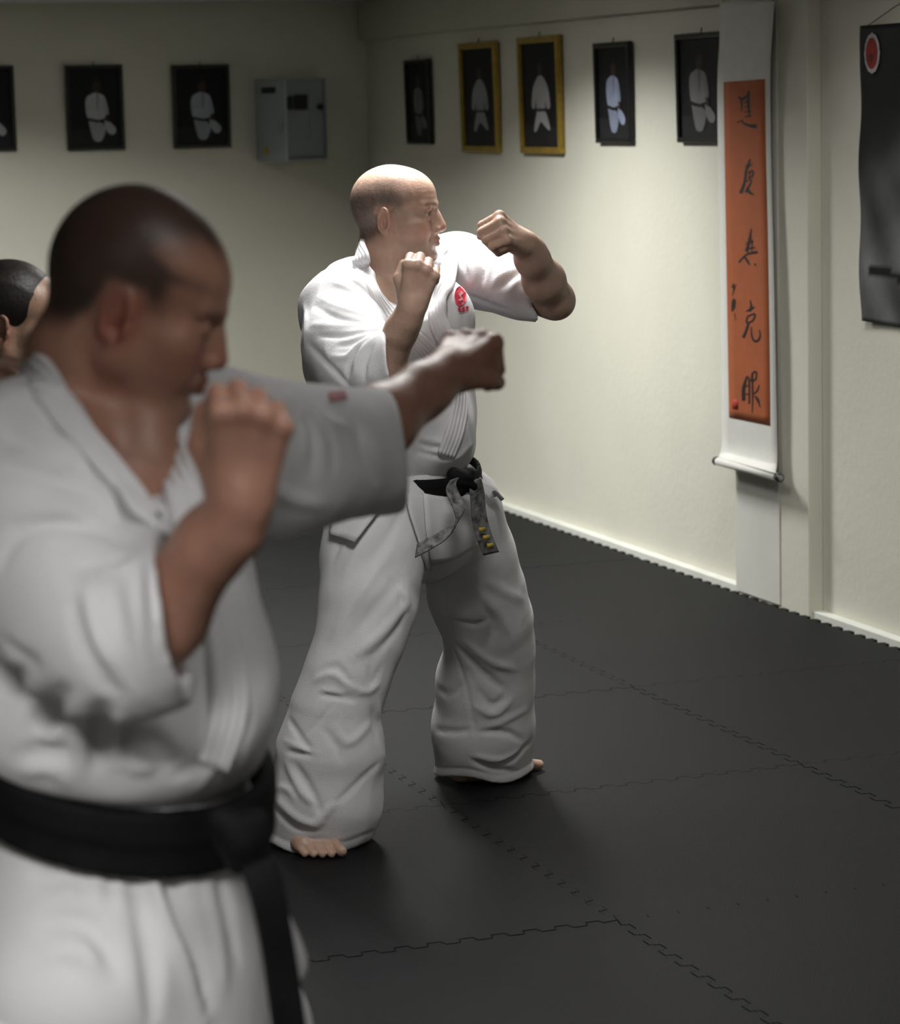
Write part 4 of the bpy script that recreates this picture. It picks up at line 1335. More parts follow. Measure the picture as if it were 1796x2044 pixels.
    tf = [(c2((420, 640), (520, 480), (620, 330)), 12, 4), (c2((480, 640), (600, 500), (700, 330)), 12, -4), (c2((380, 560), (420, 460), (470, 400)), 9, -4),
          (c2((430, 960), (560, 800), (690, 640)), 16, -6), (c2((380, 900), (500, 720), (640, 520)), 14, 5), (c2((480, 1000), (600, 900), (720, 760)), 13, 7), (c2((560, 1010), (660, 900), (720, 800)), 8, -3),
          (c2((320, 1070), (400, 1050), (460, 1130)), 10, -5), (c2((300, 1110), (380, 1080), (470, 1150)), 8, 6), (c2((330, 1180), (420, 1185), (480, 1200)), 8, -6), (c2((330, 1155), (400, 1170), (440, 1190)), 6, 5),
          (c2((470, 1130), (530, 1170), (590, 1130)), 8, 5), (c2((560, 1000), (560, 1120), (600, 1050)), 10, -4), (c2((250, 1370), (320, 1300), (380, 1210)), 6, -3),
          (c2((180, 1290), (230, 1370), (280, 1440)), 8, -5), (c2((160, 1390), (240, 1430), (300, 1450)), 7, 4), (c2((170, 1440), (230, 1450), (290, 1455)), 7, -5),
          (c2((170, 1500), (230, 1620), (290, 1680)), 9, 7), (c2((210, 1500), (290, 1640), (330, 1740)), 9, -6), (c2((100, 1640), (200, 1740), (300, 1780), (350, 1720), (400, 1660)), 10, 6),
          (c2((100, 1700), (200, 1790), (300, 1800)), 8, -4), (c2((350, 1690), (430, 1650), (520, 1560), (610, 1480)), 8, -3), (c2((400, 1330), (440, 1400), (500, 1370), (560, 1300)), 10, 4), (c2((340, 1330), (400, 1420), (420, 1490)), 9, -3),
          (c2((590, 1210), (600, 1320), (620, 1400)), 8, 4), (c2((560, 1240), (570, 1320), (590, 1400)), 8, -4), (c2((110, 1610), (170, 1610), (200, 1660)), 8, 5),
          # far leg
          (c2((880, 640), (910, 800), (930, 930)), 6, -3), (c2((930, 940), (980, 1080), (1020, 1240), (1040, 1360)), 5, -4), (c2((960, 950), (1080, 1080), (1180, 1160)), 10, -6), (c2((1000, 930), (1110, 1020), (1220, 1060)), 10, 5),
          (c2((1060, 1160), (1120, 1230), (1180, 1180)), 8, -5), (c2((1040, 1230), (1130, 1270), (1210, 1200)), 8, 5), (c2((1110, 1320), (1190, 1290), (1280, 1240)), 9, 4), (c2((1060, 1350), (1180, 1350), (1260, 1390)), 8, -5),
          (c2((1030, 1480), (1120, 1520), (1220, 1530)), 7, -6), (c2((1130, 1510), (1230, 1460), (1300, 1390)), 8, -6), (c2((1040, 1460), (1160, 1480), (1260, 1430)), 8, 5), (c2((870, 1150), (930, 1180), (980, 1120)), 9, -4), (c2((870, 1340), (950, 1350), (1020, 1340)), 8, -4),
          (c2((1100, 650), (1180, 700), (1260, 740)), 12, 4), (c2((1080, 760), (1120, 860), (1100, 950)), 10, -5), (c2((1060, 700), (1150, 800), (1200, 900)), 12, 4), (c2((940, 830), (1040, 850), (1100, 830)), 7, -4),
          (c2((680, 680), (720, 720), (730, 770)), 9, 6), (c2((640, 640), (690, 700), (700, 780)), 8, -4)]
    for pl, r, h in tf:
        TR.fold(pl, r * .8, h * 1.6, 5.75, 7.0)
    # stitched hem line
    TR.disp.append(lambda p: .0026 * crumple(p, 13, 4) + .0012 * wob(p, 40, 3))
    hemR = cam_cut((522, 1696), (730, 1694), 6.03, (640, 1500), 0)
    hemL = cam_cut((860, 1532), (1070, 1545), 6.74, (965, 1400), 0)
    midx = P(815, 1500, 6.4)[0]
    hzR, hzL = P(640, 1690, 6.07)[2], P(966, 1552, 6.68)[2]
    def hem(d, p):
        left = p[:, 0] < P(815, 1500, 6.4)[0]
        zr = hzR - .006 + .05 * np.clip(p[:, 0] - P(720, 1690, 6.1)[0] + .03, 0, .1) * -1 + .006 * np.sin(p[:, 0] * 55)
        zl = hzL + .010 * np.sin(p[:, 0] * 30 + 1)
        zz = np.where(left, zr, zl)
        d = d + .0022 * np.exp(-((p[:, 2] - zz - .024) / .0045) ** 2)
        return smax(d, zz - p[:, 2], .004)
    TR.post.append(hem)
    TR.post.append(lambda d, p, z=P(818, 935, 6.42)[2]: np.maximum(d, p[:, 2] - z))
    tro = sdf_obj('trousers', TR, .0046, M['gi'], body, None, org, 1)

    # ---- jacket skirt: side panel and front flaps, cloth sheets lying on the trousers
    def flap(name, rows_px, lift, parent, material, thick=.004, nr=14, nc=10, wav=.004, seed=0):
        rows_px = [np.array(r, float) for r in rows_px]
        grid = []
        cols_ = [resample(r, nc) for r in rows_px]
        pts = np.array([[resample([c[j] for c in cols_], nr)[i] for j in range(nc)] for i in range(nr)])
        H_ = np.array(TR.hit([tuple(q) for q in pts.reshape(-1, 2)], 5.7, 6.75, post=True)).reshape(nr, nc, 3)
        out = []
        for i in range(nr):
            t = i / (nr - 1)
            row = []
            for j in range(nc):
                u_ = j / (nc - 1)
                l = lift(t, u_) if callable(lift) else lift
                q = ray(*pts[i, j])
                q = q / q[1]
                row.append(H_[i, j] - q * (l + wav * t * math.sin(8 * u_ + seed)))
            out.append(row)
        G = np.array(out)
        for _ in range(2):
            G[1:-1] = (G[:-2] + 2 * G[1:-1] + G[2:]) / 4
            G[:, 1:-1] = (G[:, :-2] + 2 * G[:, 1:-1] + G[:, 2:]) / 4
        return sheet(name, G - org, thick, material, parent)
    flap('jacket_skirt', [[(672, 962), (735, 968), (800, 972)], [(664, 1010), (720, 1010), (772, 1000)], [(657, 1066), (682, 1073), (708, 1082)]], lambda t, u: .010 + .014 * t, body, M['gi'], seed=1)
    flap('jacket_skirt', [[(812, 985), (850, 990), (885, 992)], [(814, 1015), (850, 1020), (885, 1020)], [(838, 1085), (852, 1090), (880, 1085)], [(852, 1140), (862, 1137), (866, 1120)]], lambda t, u: .010 + .012 * t, body, M['gi'], seed=2)
    flap('jacket_skirt', [[(845, 985), (890, 992), (942, 985)], [(848, 1025), (895, 1030), (948, 1020)], [(852, 1070), (900, 1075), (952, 1060)], [(862, 1128), (905, 1118), (957, 1085)]], lambda t, u: .020 + .020 * t, body, M['gi_fine'], seed=4, wav=.006)
    # the far flap flicks out sideways
    a0, a1, b0, b1 = P(938, 938, 6.40), P(952, 972, 6.38), P(986, 972, 6.42), P(972, 990, 6.40)
    e0, e1 = P(1003, 996, 6.42), P(980, 1005, 6.40)
    g_ = [[a0 * (1 - t) + a1 * t for t in np.linspace(0, 1, 6)], [(a0 * .45 + b0 * .55) * (1 - t) + (a1 * .45 + b1 * .55) * t - EZ * .004 for t in np.linspace(0, 1, 6)], [b0 * (1 - t) + b1 * t for t in np.linspace(0, 1, 6)], [(b0 * .3 + e0 * .7) * (1 - t) + (b1 * .6 + e1 * .4) * t for t in np.linspace(0, 1, 6)]]
    sheet('jacket_skirt', np.array(g_) - org, .005, M['gi'], body)

    # ---- belt, knot and hanging ends
    Tb = SDF()
    Tb.cone(P(816, 900, 6.42), P(820, 985, 6.42), .170, .176, .03, Fd, 1.2)
    bl = SDF()
    bl.func(lambda p: smax(np.abs(Tb.ev(p)) - .006 - .0012 * np.sin((p - cw) @ bn * 300), np.abs((p - cw) @ bn + .0) - .0205, .004), cw - .24, cw + .24)
    belt = sdf_obj('belt', bl, .0042, M['belt'], body, None, org, 1)
    kn = SDF()
    kc = P(922, 958, 6.245)
    kx, kz = unit(P(945, 955, 6.25) - P(900, 957, 6.23)), EZ
    kn.ell(kc, (.030, .024, .024), np.stack([kx, np.cross(EZ, kx), EZ], 1), .01)
    kn.cone(kc + kx * -.018 + EZ * .012, kc + kx * .022 - EZ * .014, .019, .017, .01)
    kn.cone(kc + kx * .02 + EZ * .014, kc + kx * -.006 - EZ * .024, .014, .015, .006)
    kn.strokes = []
    kn.stroke3([kc + kx * -.028 + EZ * .0 - np.array([0, .02, 0]), kc - np.array([0, .028, 0]) + EZ * .004, kc + kx * .03 - np.array([0, .015, 0]) - EZ * .006], .005, -.004)
    sdf_obj('knot', kn, .0026, M['belt'], belt, None, org, 1)
    def tail(pxs, wds, width, material, nm='belt_end'):
        n = 26
        c = resample([P(*q) for q in pxs], n)
        w = resample(wds, n)
        return ribbon(nm, c, w, width, .0045, material, belt, org)
    worn = M['belt_worn']
    tail([(908, 955, 6.21), (900, 975, 6.19), (915, 1010, 6.17), (918, 1032, 6.16), (895, 1062, 6.14), (858, 1085, 6.12), (830, 1100, 6.11)], [(.5, .8, .1), (.6, .75, .2), (.6, .75, .3), (.5, .6, .6), (.25, .6, .75), (.2, .6, .8), (.15, .7, .7)], .036, worn)
    tail([(946, 958, 6.24), (952, 985, 6.25), (956, 1030, 6.26), (966, 1070, 6.27), (980, 1105, 6.28)], [(.8, .5, .1), (.8, .55, .1), (.85, .5, .1), (.9, .35, .12), (.93, .2, .15)], .038, worn)
    # gold bars of thread on the hanging end
    for t, yy in enumerate((1052, 1068, 1084)):
        c0 = P(962 + (yy - 1052) * .5, yy, 6.255)
        sheet('gold_bar', [[c0 + np.array([.93, .2, 0]) * u_ * .008 - EZ * v_ * .010 - np.array([0, .004, 0]) - org for u_ in (-1, 0, 1)] for v_ in (0, 1)], .001, M['gold_thread'], belt)
    tail([(985, 980, 6.40), (994, 988, 6.39), (1003, 998, 6.38)], [(.5, -.6, .4), (.5, -.6, .4), (.5, -.6, .4)], .010, worn, 'belt_edge')
    return body
hook_fighter()
# ------------------------------------------------------------------ near fighter punching, seen past his guard
def punch_fighter():
    Fd, Ld = unit([.87, -.50, 0]), unit([.50, .87, 0])
    org = P(240, 1640, 3.08)
    org = np.array([org[0], org[1], 0])
    hf = head_frame(P(288, 606, 3.05), (math.cos(-.02), -math.sin(-.02)), .36, .03, .96)
    nb = P(165, 850, 3.09)
    B = SDF()
    B.chain([hf(0, -.040, -.03), hf(0, -.045, -.085), nb], [.056, .060, .074], .03)
    for q in (-1, 1):
        B.cone(hf(q * .050, -.028, -.05), nb + Fd * .085 + Ld * (-q) * .02 + EZ * .01, .015, .014, .02)
    add_head(B, hf, 'closed', heavy=1, jaw=1.03, nose=.80)
    B.ell(hf(0, -.024, .050), np.array((.071, .083, .078)) * .975, hf.R, .03)
    B.ell(P(280, 985, 3.01), (.055, .05, .09), None, .04)
    rs, re, rw = P(70, 910, 2.92), P(256, 1318, 2.77), P(480, 1004, 2.665)
    ls, le, lw = P(425, 880, 3.28), P(700, 885, 3.5), P(886, 748, 3.68)
    B.cone(P(175, 1000, 3.08), P(190, 1150, 3.08), .125, .155, .05, Fd, 1.3)
    B.cone(P(190, 1150, 3.08), P(230, 1560, 3.08), .155, .15, .05, Fd, 1.25)
    B.chain([P(165, 890, 3.08), rs], [.06, .06], .04)
    B.chain([P(185, 890, 3.11), ls], [.06, .06], .04)
    B.chain([rs, re], [.056, .046], .04)
    B.chain([re, re + (rw - re) * .3, re + (rw - re) * .75, rw], [.044, .046, .0345, .0285], .02)
    B.chain([ls, le], [.056, .045], .04)
    B.chain([le, le + (lw - le) * .3, le + (lw - le) * .75, lw], [.043, .046, .035, .029], .02)
    add_fist(B, fist_frame(rw, P(500, 850, 2.65), (.22, -.95, .10)), -1, .98)
    add_fist(B, fist_frame(lw, P(946, 684, 3.755), (-.15, -.55, .8)), 1, .98)
    # legs, below the frame
    foR, foL = np.array([-.52, 2.86, 0]), np.array([-.24, 3.42, 0])
    hipR, hipL = P(180, 1800, 3.02), P(285, 1790, 3.17)
    kR, kL = np.array([-.50, 2.90, .47]), np.array([-.30, 3.26, .48])
    B.cone(P(232, 1650, 3.08), P(240, 1760, 3.08), .14, .145, .05, Fd, 1.2)
    B.chain([hipR, kR, foR + EZ * .11], [.088, .058, .04], .04)
    B.chain([hipL, kL, foL + EZ * .11], [.088, .058, .04], .04)
    dR, dL = unit([.8, -.6, 0]), unit([.98, .2, 0])
    add_foot(B, Frame(foR, np.cross(dR, EZ), dR, EZ), 1, 1.0)
    add_foot(B, Frame(foL, np.cross(dL, EZ), dL, EZ), -1, 1.0)
    loc = hf.local
    def buzz(p):
        q = loc(p)
        x, y, z = np.abs(q[:, 0]), q[:, 1], q[:, 2]
        n = .006 * wob(p, 90, 3)
        # receding at the temples, full over the crown, faded to the nape
        front = .080 - 1.3 * np.clip(x - .026, 0, .05) * sstep(z, .03, .07)
        low = .004 - .055 * sstep(-y, .03, .075) + n
        m = sstep(front - y + n, -.012, .034) * sstep(z - low, -.012, .026)
        side = sstep(y, .012, .040) * sstep(.052 - z, 0, .02)          # bare temple
        m = m * (1 - side)
        m = m * (1 - (x > .069) * np.exp(-((y + .019) / .026) ** 6 - ((z + .015) / .038) ** 6))
        near = (np.abs(q) < .15).all(1)
        return m * near * .90
    body = sdf_obj('person', B, .0031, M['skin'], None, skin_cols((.42, .222, .160), [(buzz, (.030, .020, .016))], face_colour(hf, lips=(.25, .08, .07), red=.32, beard=.2)), org, 1,
                   label='man with cropped dark hair in white suit punching, head bowed behind his guard', category='person')
    body.location = org

    # ---- jacket
    cw = P(236, 1548, 3.08)
    bn = unit(EZ + Fd * .30)
    T = SDF()
    T.cone(P(165, 1000, 3.09), P(180, 1150, 3.08), .155, .200, .06, Fd, 1.3)
    T.cone(P(180, 1150, 3.08), P(215, 1420, 3.08), .200, .205, .06, Fd, 1.28)
    T.cone(P(215, 1400, 3.08), P(236, 1500, 3.08), .198, .172, .06, Fd, 1.2)
    T.cone(P(150, 895, 3.09), P(45, 965, 2.93), .066, .096, .05)
    T.cone(P(128, 855, 3.11), P(60, 915, 3.0), .054, .076, .05)
    T.cone(P(210, 905, 3.13), P(425, 882, 3.29), .066, .078, .05)
    T.ell(P(318, 1080, 3.02), (.088, .09, .12), None, .07)
    T.ell(P(418, 1370, 3.02), (.072, .085, .090), None, .07)
    T.ell(P(300, 1490, 2.95), (.09, .06, .045), None, .05)
    T.ell(P(120, 1420, 2.93), (.10, .06, .045), None, .05)
    T.post.append(lambda d, p: smax(d, .028 - (p - cw) @ bn, .05))
    S1 = SDF()
    S1.chain([P(25, 965, 2.92), P(95, 1085, 2.86), P(190, 1215, 2.80), P(260, 1250, 2.77), P(400, 1215, 2.71)], [.102, .104, .094, .084, .077], .05)
    S1.ell(P(200, 1300, 2.80), (.07, .05, .045), None, .05)
    S1.cone(P(250, 1258, 2.775), P(430, 1205, 2.70), .066, .065, .008, sub=True)
    S1.post.append(lambda d, p, c=cam_cut((318, 1075), (362, 1330), 2.74, (150, 1200), -.12): smax(d, c(p), .006))
    S2 = SDF()
    S2.chain([P(430, 890, 3.29), P(540, 905, 3.36), P(640, 908, 3.44), P(730, 900, 3.52), P(830, 885, 3.62)], [.085, .083, .078, .073, .070], .04)
    S2.ell(P(560, 985, 3.36), (.07, .05, .04), None, .05)
    S2.ell(P(775, 965, 3.55), (.035, .035, .030), None, .03)
    S2.cone(P(700, 898, 3.49), P(880, 870, 3.66), .062, .062, .008, sub=True)
    S2.post.append(lambda d, p, c=cam_cut((782, 770), (812, 1020), 3.54, (650, 900), .10): smax(d, c(p), .006))
    J = SDF()
    J.sdf(T, 0)
    J.sdf(S1, .035)
    J.sdf(S2, .05)
    # skirt of the jacket below the belt
    K = SDF()
    K.chain([P(236, 1600, 3.08), P(244, 1700, 3.08), P(250, 2180, 3.08)], [.160, .172, .190], .03, Fd, 1.2)
    K.ell(P(130, 1960, 2.94), (.10, .09, .09), None, .08)
    J.sdf(K, .0)
    # neck opening
    J.cone(P(205, 700, 3.07), nb + np.array([.01, -.01, 0]), .082, .090, .012, sub=True)
    J.chain([P(230, 830, 3.02), P(290, 905, 2.93), P(345, 985, 2.86)], [.078, .058, .016], .012, sub=True)
    c3 = lambda *pp: to_px(pp, (0, 360), 2.8968)
    c4 = lambda *pp: to_px(pp, (0, 1000), 1.9578)
    c5 = lambda *pp: to_px(pp, (380, 600), 2.6412)
    folds = [(c3((250, 1400), (420, 1500), (560, 1640), (640, 1800)), 20, -10), (c3((30, 1440), (200, 1560), (420, 1660), (560, 1800)), 22, -11), (c3((20, 1640), (250, 1700), (480, 1790), (640, 1930)), 22, -12), (c3((120, 1360), (350, 1500), (480, 1600)), 20, 9), (c3((60, 1560), (300, 1640), (500, 1740)), 18, 9),
             (c3((420, 1880), (560, 1920), (700, 2000)), 18, -12), (c3((620, 1700), (700, 1800), (760, 1960)), 18, -10), (c3((660, 1560), (740, 1680), (800, 1800)), 16, -8), (c3((1000, 1380), (1050, 1500), (1060, 1640)), 14, -7), (c3((1100, 1280), (1170, 1380), (1190, 1450)), 14, -7), (c3((940, 1420), (990, 1560), (1010, 1700)), 12, 6),
             (c4((80, 100), (220, 80), (400, 110), (520, 180)), 24, -14), (c4((60, 60), (240, 40), (420, 60)), 20, 10), (c4((330, 240), (420, 240), (480, 220)), 16, -12), (c4((330, 290), (430, 280), (500, 250)), 14, 9),
             (c4((300, 420), (330, 560), (400, 700), (470, 760)), 20, -14), (c4((340, 360), (360, 500), (430, 640)), 16, 11), (c4((440, 330), (470, 480), (500, 640), (520, 740)), 18, -10), (c4((540, 240), (545, 440), (540, 640)), 14, -8), (c4((580, 240), (600, 440), (600, 640)), 20, 6),
             (c4((120, 100), (40, 180), (0, 260)), 14, -8), (c4((20, 560), (80, 620), (130, 650)), 22, -12), (c4((20, 740), (90, 660), (130, 620)), 22, -12), (c4((120, 900), (200, 820), (250, 740)), 26, -18), (c4((170, 960), (260, 860), (300, 770)), 20, 12), (c4((370, 1000), (390, 900), (400, 800)), 24, -18), (c4((310, 1050), (330, 940), (340, 830)), 20, 12), (c4((440, 1040), (460, 920), (460, 820)), 18, 10),
             (c4((500, 960), (600, 960), (690, 1040)), 26, -16), (c4((480, 1010), (540, 1040), (600, 1030)), 16, 12), (c4((80, 1000), (180, 980), (280, 1000)), 24, -16), (c4((100, 1060), (200, 1040), (260, 1100)), 16, 10), (c4((690, 1080), (760, 1040), (800, 990)), 14, -10), (c4((820, 640), (830, 800), (820, 960)), 10, -10), (c4((930, 960), (960, 900), (970, 860)), 14, -10), (c4((880, 600), (920, 760), (930, 900)), 16, 7), (c4((860, 900), (850, 1000), (780, 1120)), 12, 8),
             # skirt
             (c4((510, 1400), (560, 1600), (590, 1800), (600, 2000)), 24, -22), (c4((560, 1400), (650, 1600), (720, 1800), (800, 2020)), 24, 16), (c4((640, 1380), (690, 1600), (760, 1760), (810, 1960)), 26, -26), (c4((400, 1380), (430, 1460), (440, 1560)), 16, -10), (c4((300, 1380), (320, 1460), (330, 1540)), 14, -9), (c4((850, 1460), (890, 1620), (930, 1800)), 16, -9), (c4((800, 1480), (850, 1700), (880, 1900)), 16, 8), (c4((960, 1460), (1010, 1660), (1030, 1900)), 14, -8),
             (c4((180, 1660), (300, 1640), (400, 1720), (460, 1840)), 24, -12), (c4((200, 1760), (320, 1760), (380, 1830)), 22, 10), (c4((120, 1450), (220, 1480), (320, 1440)), 20, -8),
             # far sleeve
             (c5((560, 560), (640, 700), (650, 900)), 14, -9), (c5((520, 500), (600, 620), (620, 800)), 12, 7), (c5((700, 640), (760, 760), (760, 900)), 14, -7), (c5((650, 560), (740, 640), (820, 660)), 12, 7), (c5((880, 640), (920, 800), (1000, 950)), 14, -8), (c5((400, 950), (520, 1040), (700, 1080)), 16, 7)]
    for pl, r, h in folds:
        J.fold(pl, r * .85, h * 2.3, 2.4, 3.9)
    J.disp.append(lambda p: .0020 * crumple(p, 15, 1) + .0008 * wob(p, 40, 2))
    J.post.append(lambda d, p: np.maximum(d, .60 - p[:, 2]))
    jac = sdf_obj('jacket', J, .0052, M['gi'], body, None, org, 1)

    # collar and lapels
    def chest(pp):
        h_ = J.hit(pp, 2.4, 3.6, post=False)
        return [q for q in h_], [q for q in grad(J, h_)]
    nk = nb + EZ * .03
    def radial(q):
        r_ = q - nk
        r_[2] = 0
        return unit(unit(r_) + EZ * .25)
    rf, rn = chest([(100, 792), (150, 852), (205, 915), (258, 978), (308, 1045), (360, 1120), (410, 1205), (455, 1320), (450, 1440), (405, 1540)])
    ring = [P(62, 700, 3.10), P(80, 690, 3.18), P(150, 690, 3.24), P(250, 720, 3.26), P(310, 760, 3.22)]
    near = [P(66, 738, 3.01)]
    sweep_band('collar', [rf[0] + rn[0] * .002] + near + ring, [rn[0]] + [radial(q) for q in near + ring], .044, .008, M['gi_fine'], body, org, 4, .001)
    sweep_band('lapel', rf[:6], rn[:6], .046, .006, M['gi_fine'], body, org, 4, .001)
    lf, ln = chest([(330, 820), (350, 880), (362, 940), (372, 1010), (395, 1100), (425, 1200), (450, 1310), (455, 1420), (420, 1530)])
    far = [P(325, 790, 3.14)]
    sweep_band('collar', ring[-1:] + far + [lf[0]], [radial(q) for q in ring[-1:] + far] + [ln[0]], .044, .008, M['gi_fine'], body, org, 4, .001)
    sweep_band('lapel', lf, ln, .046, .010, M['gi_fine'], body, org, 4, .001)
    # red badge on the far breast, just showing over the sleeve
    hb = J.hit([(655, 788), (688, 784), (694, 797), (660, 802)], 3.0, 3.9)
    mesh_obj('emblem', [q + np.array([0, -.002, .0035]) - org for q in hb] + [q + np.array([0, -.001, .000]) - org for q in hb], [(0, 1, 2, 3), (7, 6, 5, 4), (0, 4, 5, 1), (1, 5, 6, 2), (2, 6, 7, 3), (3, 7, 4, 0)], mat('faded_red_thread', (.50, .20, .22), .8, .3, 60), jac)

    # ---- trousers
    TR = SDF()
    TR.chain([hipR, kR + EZ * .05, foR + np.array([0, 0, .05])], [.115, .105, .115], .05)
    TR.chain([hipL, kL + EZ * .05, foL + np.array([0, 0, .05])], [.115, .105, .115], .05)
    TR.cone(P(236, 1620, 3.08), P(242, 1740, 3.08), .140, .145, .04, Fd, 1.2)
    TR.disp.append(lambda p: .004 * crumple(p, 11, 4))
    TR.post.append(lambda d, p: np.maximum(d, .035 - p[:, 2]))
    TR.post.append(lambda d, p, z=P(236, 1560, 3.08)[2]: np.maximum(d, p[:, 2] - z))
    sdf_obj('trousers', TR, .008, M['gi'], body, None, org, 1)

    # ---- belt
    Tb = SDF()
    Tb.cone(P(236, 1430, 3.08), P(240, 1680, 3.08), .188, .192, .03, Fd, 1.18)
    bl = SDF()
    bl.func(lambda p: smax(np.abs(Tb.ev(p)) - .008 - .003 * sstep((p - cw) @ bn, -.006, .004), np.abs((p - cw) @ bn) - .036, .006), cw - .26, cw + .26)
    belt = sdf_obj('belt', bl, .0045, M['belt'], body, None, org, 1)
    kn = SDF()
    kc = P(478, 1672, 2.905)
    kx = unit([.75, .3, 0])
    kn.ell(kc, (.030, .026, .026), None, .01)
    kn.rbox(kc + kx * .008 - EZ * .004, (.024, .020, .033), np.stack([kx, np.cross(EZ, kx), EZ], 1), .008, .01)
    kn.cone(kc + EZ * .022 - kx * .02, kc - EZ * .0, .018, .022, .01)
    sdf_obj('knot', kn, .004, M['belt'], belt, None, org, 1)
    n = 24
    c = resample([P(515, 1720, 2.88), P(535, 1790, 2.87), P(556, 1900, 2.87), P(578, 2060, 2.87), P(595, 2200, 2.87)], n)
    w = resample([(.75, .3, .2), (.72, .5, .1), (.7, .55, .0), (.75, .5, 0), (.75, .5, 0)], n)
    ribbon('belt_end', c, w, .040, .005, M['belt'], belt, org)
    c = resample([P(470, 1725, 2.88), P(470, 1800, 2.92), P(480, 1950, 2.94), P(490, 2200, 2.95)], n)
    # front flap of the jacket swinging out beyond the belt end
    rows = [[P(505, 1738, 2.93), P(520, 1738, 2.95), P(532, 1742, 2.97)], [P(520, 1800, 2.92), P(545, 1800, 2.95), P(562, 1806, 2.98)], [P(545, 1880, 2.91), P(572, 1875, 2.95), P(594, 1872, 2.99)], [P(565, 1940, 2.91), P(588, 1932, 2.95), P(610, 1922, 2.99)], [P(580, 1968, 2.91), P(592, 1965, 2.95), P(603, 1955, 2.98)]]
    G = np.array(rows)
    G = np.array([resample(r, 8) for r in G])
    G = np.stack([resample(G[:, j], 16) for j in range(8)], 1)
    sheet('jacket_skirt', G - org, .006, M['gi'], body)
    return body
punch_fighter()

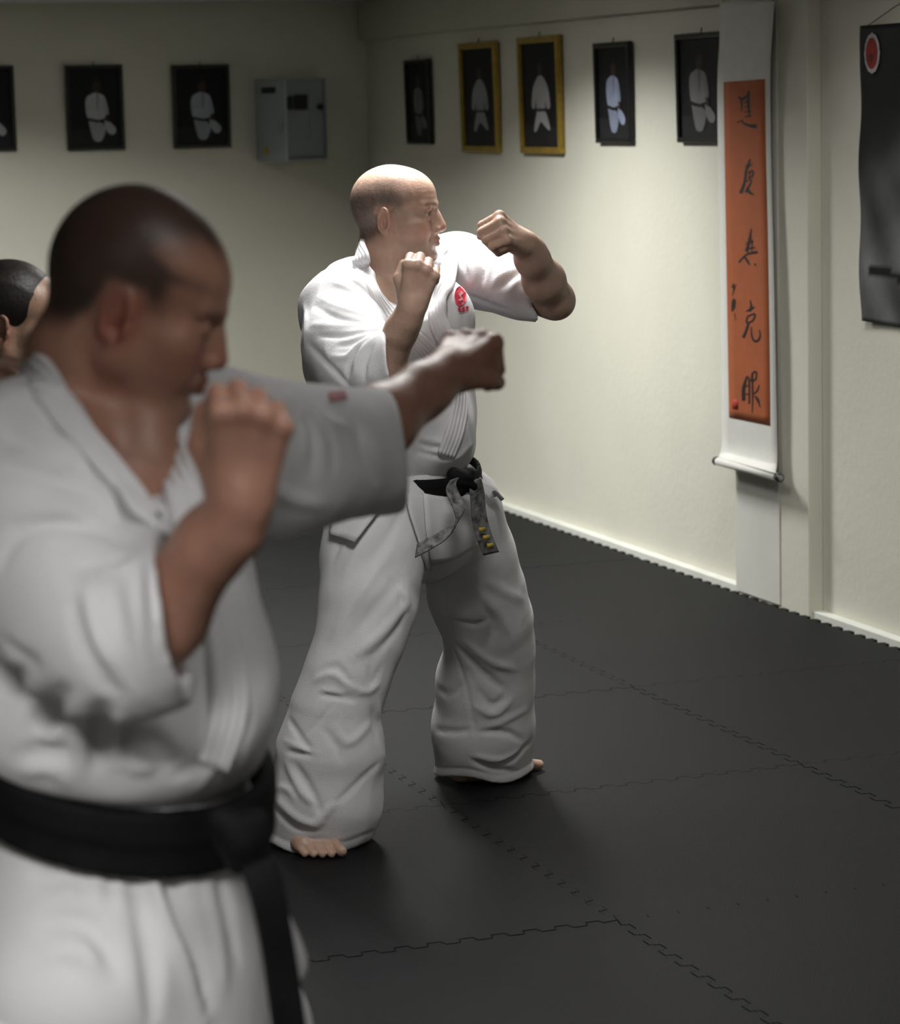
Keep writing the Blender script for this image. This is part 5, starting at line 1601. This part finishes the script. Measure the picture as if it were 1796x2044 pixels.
# ------------------------------------------------------------------ third trainee behind the near fighter, mostly hidden
def back_trainee():
    Y = 5.2
    org = P(20, 900, Y)
    org = np.array([org[0] - .05, org[1], 0])
    fd = unit([.97, -.2, 0])
    ld = np.cross(EZ, fd)
    hf = head_frame(P(36, 640, Y), (1, -.03), .12, 0, .915)
    C0 = lambda x, y, z: org + fd * x + ld * y + EZ * z
    nb = C0(-.02, 0, 1.09)
    B = SDF()
    B.chain([hf(0, -.035, -.03), hf(0, -.042, -.09), nb], [.048, .047, .055], .03)
    add_head(B, hf, 'open')
    B.cone(C0(0, 0, 1.0), C0(0, 0, .88), .10, .125, .05, fd, 1.35)
    B.cone(C0(0, 0, .88), C0(.0, 0, .74), .125, .12, .05, fd, 1.25)
    rs, ls = C0(-.01, -.165, 1.03), C0(.03, .165, 1.03)
    B.chain([nb, rs], [.045, .045], .03)
    B.chain([nb, ls], [.045, .045], .03)
    re, le = C0(.02, -.19, .80), C0(.10, .19, .82)
    rw, lw = C0(.17, -.12, .98), C0(.27, .10, .99)
    B.chain([rs, re, rw], [.045, .038, .025], .03)
    B.chain([ls, le, lw], [.045, .038, .025], .03)
    add_fist(B, fist_frame(rw, rw + fd * .04 + EZ * .07, -ld + fd * .2), -1, .85)
    add_fist(B, fist_frame(lw, lw + fd * .04 + EZ * .07, ld + fd * .2), 1, .85)
    fr, fl = C0(-.22, -.15, 0), C0(.20, .13, 0)
    hr, hl = C0(-.01, -.085, .70), C0(.01, .085, .70)
    kr, kl = C0(-.06, -.14, .38), C0(.17, .13, .39)
    B.chain([hr, kr, fr + EZ * .1], [.075, .05, .036], .04)
    B.chain([hl, kl, fl + EZ * .1], [.075, .05, .036], .04)
    add_foot(B, Frame(fr, np.cross(fd, EZ), fd, EZ), 1, .88)
    add_foot(B, Frame(fl, np.cross(fd, EZ), fd, EZ), -1, .88)
    body = sdf_obj('person', B, .0045, M['skin'], None, skin_cols((.30, .185, .13), None, both(face_colour(hf), eye_cols(hf))), org, 1,
                   label='dark haired trainee in white suit, mostly hidden behind the punching man', category='person')
    body.location = org
    # hair drawn back from the forehead into a knot
    Hr = SDF()
    s_ = hf.s
    Hr.ell(hf(0, -.020, .038), np.array((.081, .099, .087)) * s_, hf.R, .02)
    Hr.ell(hf(0, -.056, .015), np.array((.072, .068, .075)) * s_, hf.R, .02)
    Hr.ell(hf(0, -.125, .040), np.array((.035, .030, .035)) * s_, hf.R, .02)
    cut_n = hf.R @ unit([0, 1, -.62])
    cut_o = hf(0, .052, .040)
    Hr.post.append(lambda d, p: smax(d, (p - cut_o) @ cut_n - .004 * wob(p, 70, 1), .010))
    for k in range(16):
        x = -.07 + .14 * k / 15
        Hr.stroke3([hf(x * .8, .058, .075 - abs(x) * .4), hf(x, .0, .118 - abs(x) * .5), hf(x * .9, -.07, .085), hf(x * .3, -.118, .045)], .006, .0014 if k % 2 else -.0012)
    sdf_obj('hair', Hr, .004, M['hair'], body, None, org, 1)
    T = SDF()
    T.cone(C0(0, 0, .99), C0(0, 0, .88), .125, .150, .05, fd, 1.3)
    T.cone(C0(0, 0, .88), C0(0, 0, .74), .150, .145, .05, fd, 1.2)
    T.cone(C0(0, 0, .74), C0(0, 0, .52), .145, .165, .05, fd, 1.15)
    T.chain([nb - EZ * .03, rs, re, re + (rw - re) * .35], [.055, .07, .075, .065], .04)
    T.chain([nb - EZ * .03, ls, le, le + (lw - le) * .35], [.055, .07, .075, .065], .04)
    T.cone(hf(0, -.04, -.08), nb, .055, .062, .01, sub=True)
    T.chain([nb + fd * .05, C0(.11, 0, .98), C0(.16, 0, .9)], [.05, .035, .006], .01, sub=True)
    T.disp.append(lambda p: .004 * crumple(p, 16, 2))
    T.post.append(lambda d, p: np.maximum(d, .52 - p[:, 2]))
    sdf_obj('jacket', T, .008, M['gi'], body, None, org, 1)
    TR = SDF()
    TR.chain([hr, kr, fr + EZ * .02], [.115, .095, .095], .04)
    TR.chain([hl, kl, fl + EZ * .02], [.115, .095, .095], .04)
    TR.disp.append(lambda p: .004 * crumple(p, 13, 4))
    TR.post.append(lambda d, p: np.maximum(d, .035 - p[:, 2]))
    sdf_obj('trousers', TR, .009, M['gi'], body, None, org, 1)
    cw = C0(0, 0, .735)
    bl = SDF()
    bl.func(lambda p: smax(np.abs(T.ev(p, post=False) - .004) - .006, np.abs(p[:, 2] - cw[2]) - .021, .004), cw - .21, cw + .21)
    sdf_obj('belt', bl, .007, M['belt'], body, None, org, 1)
back_trainee()
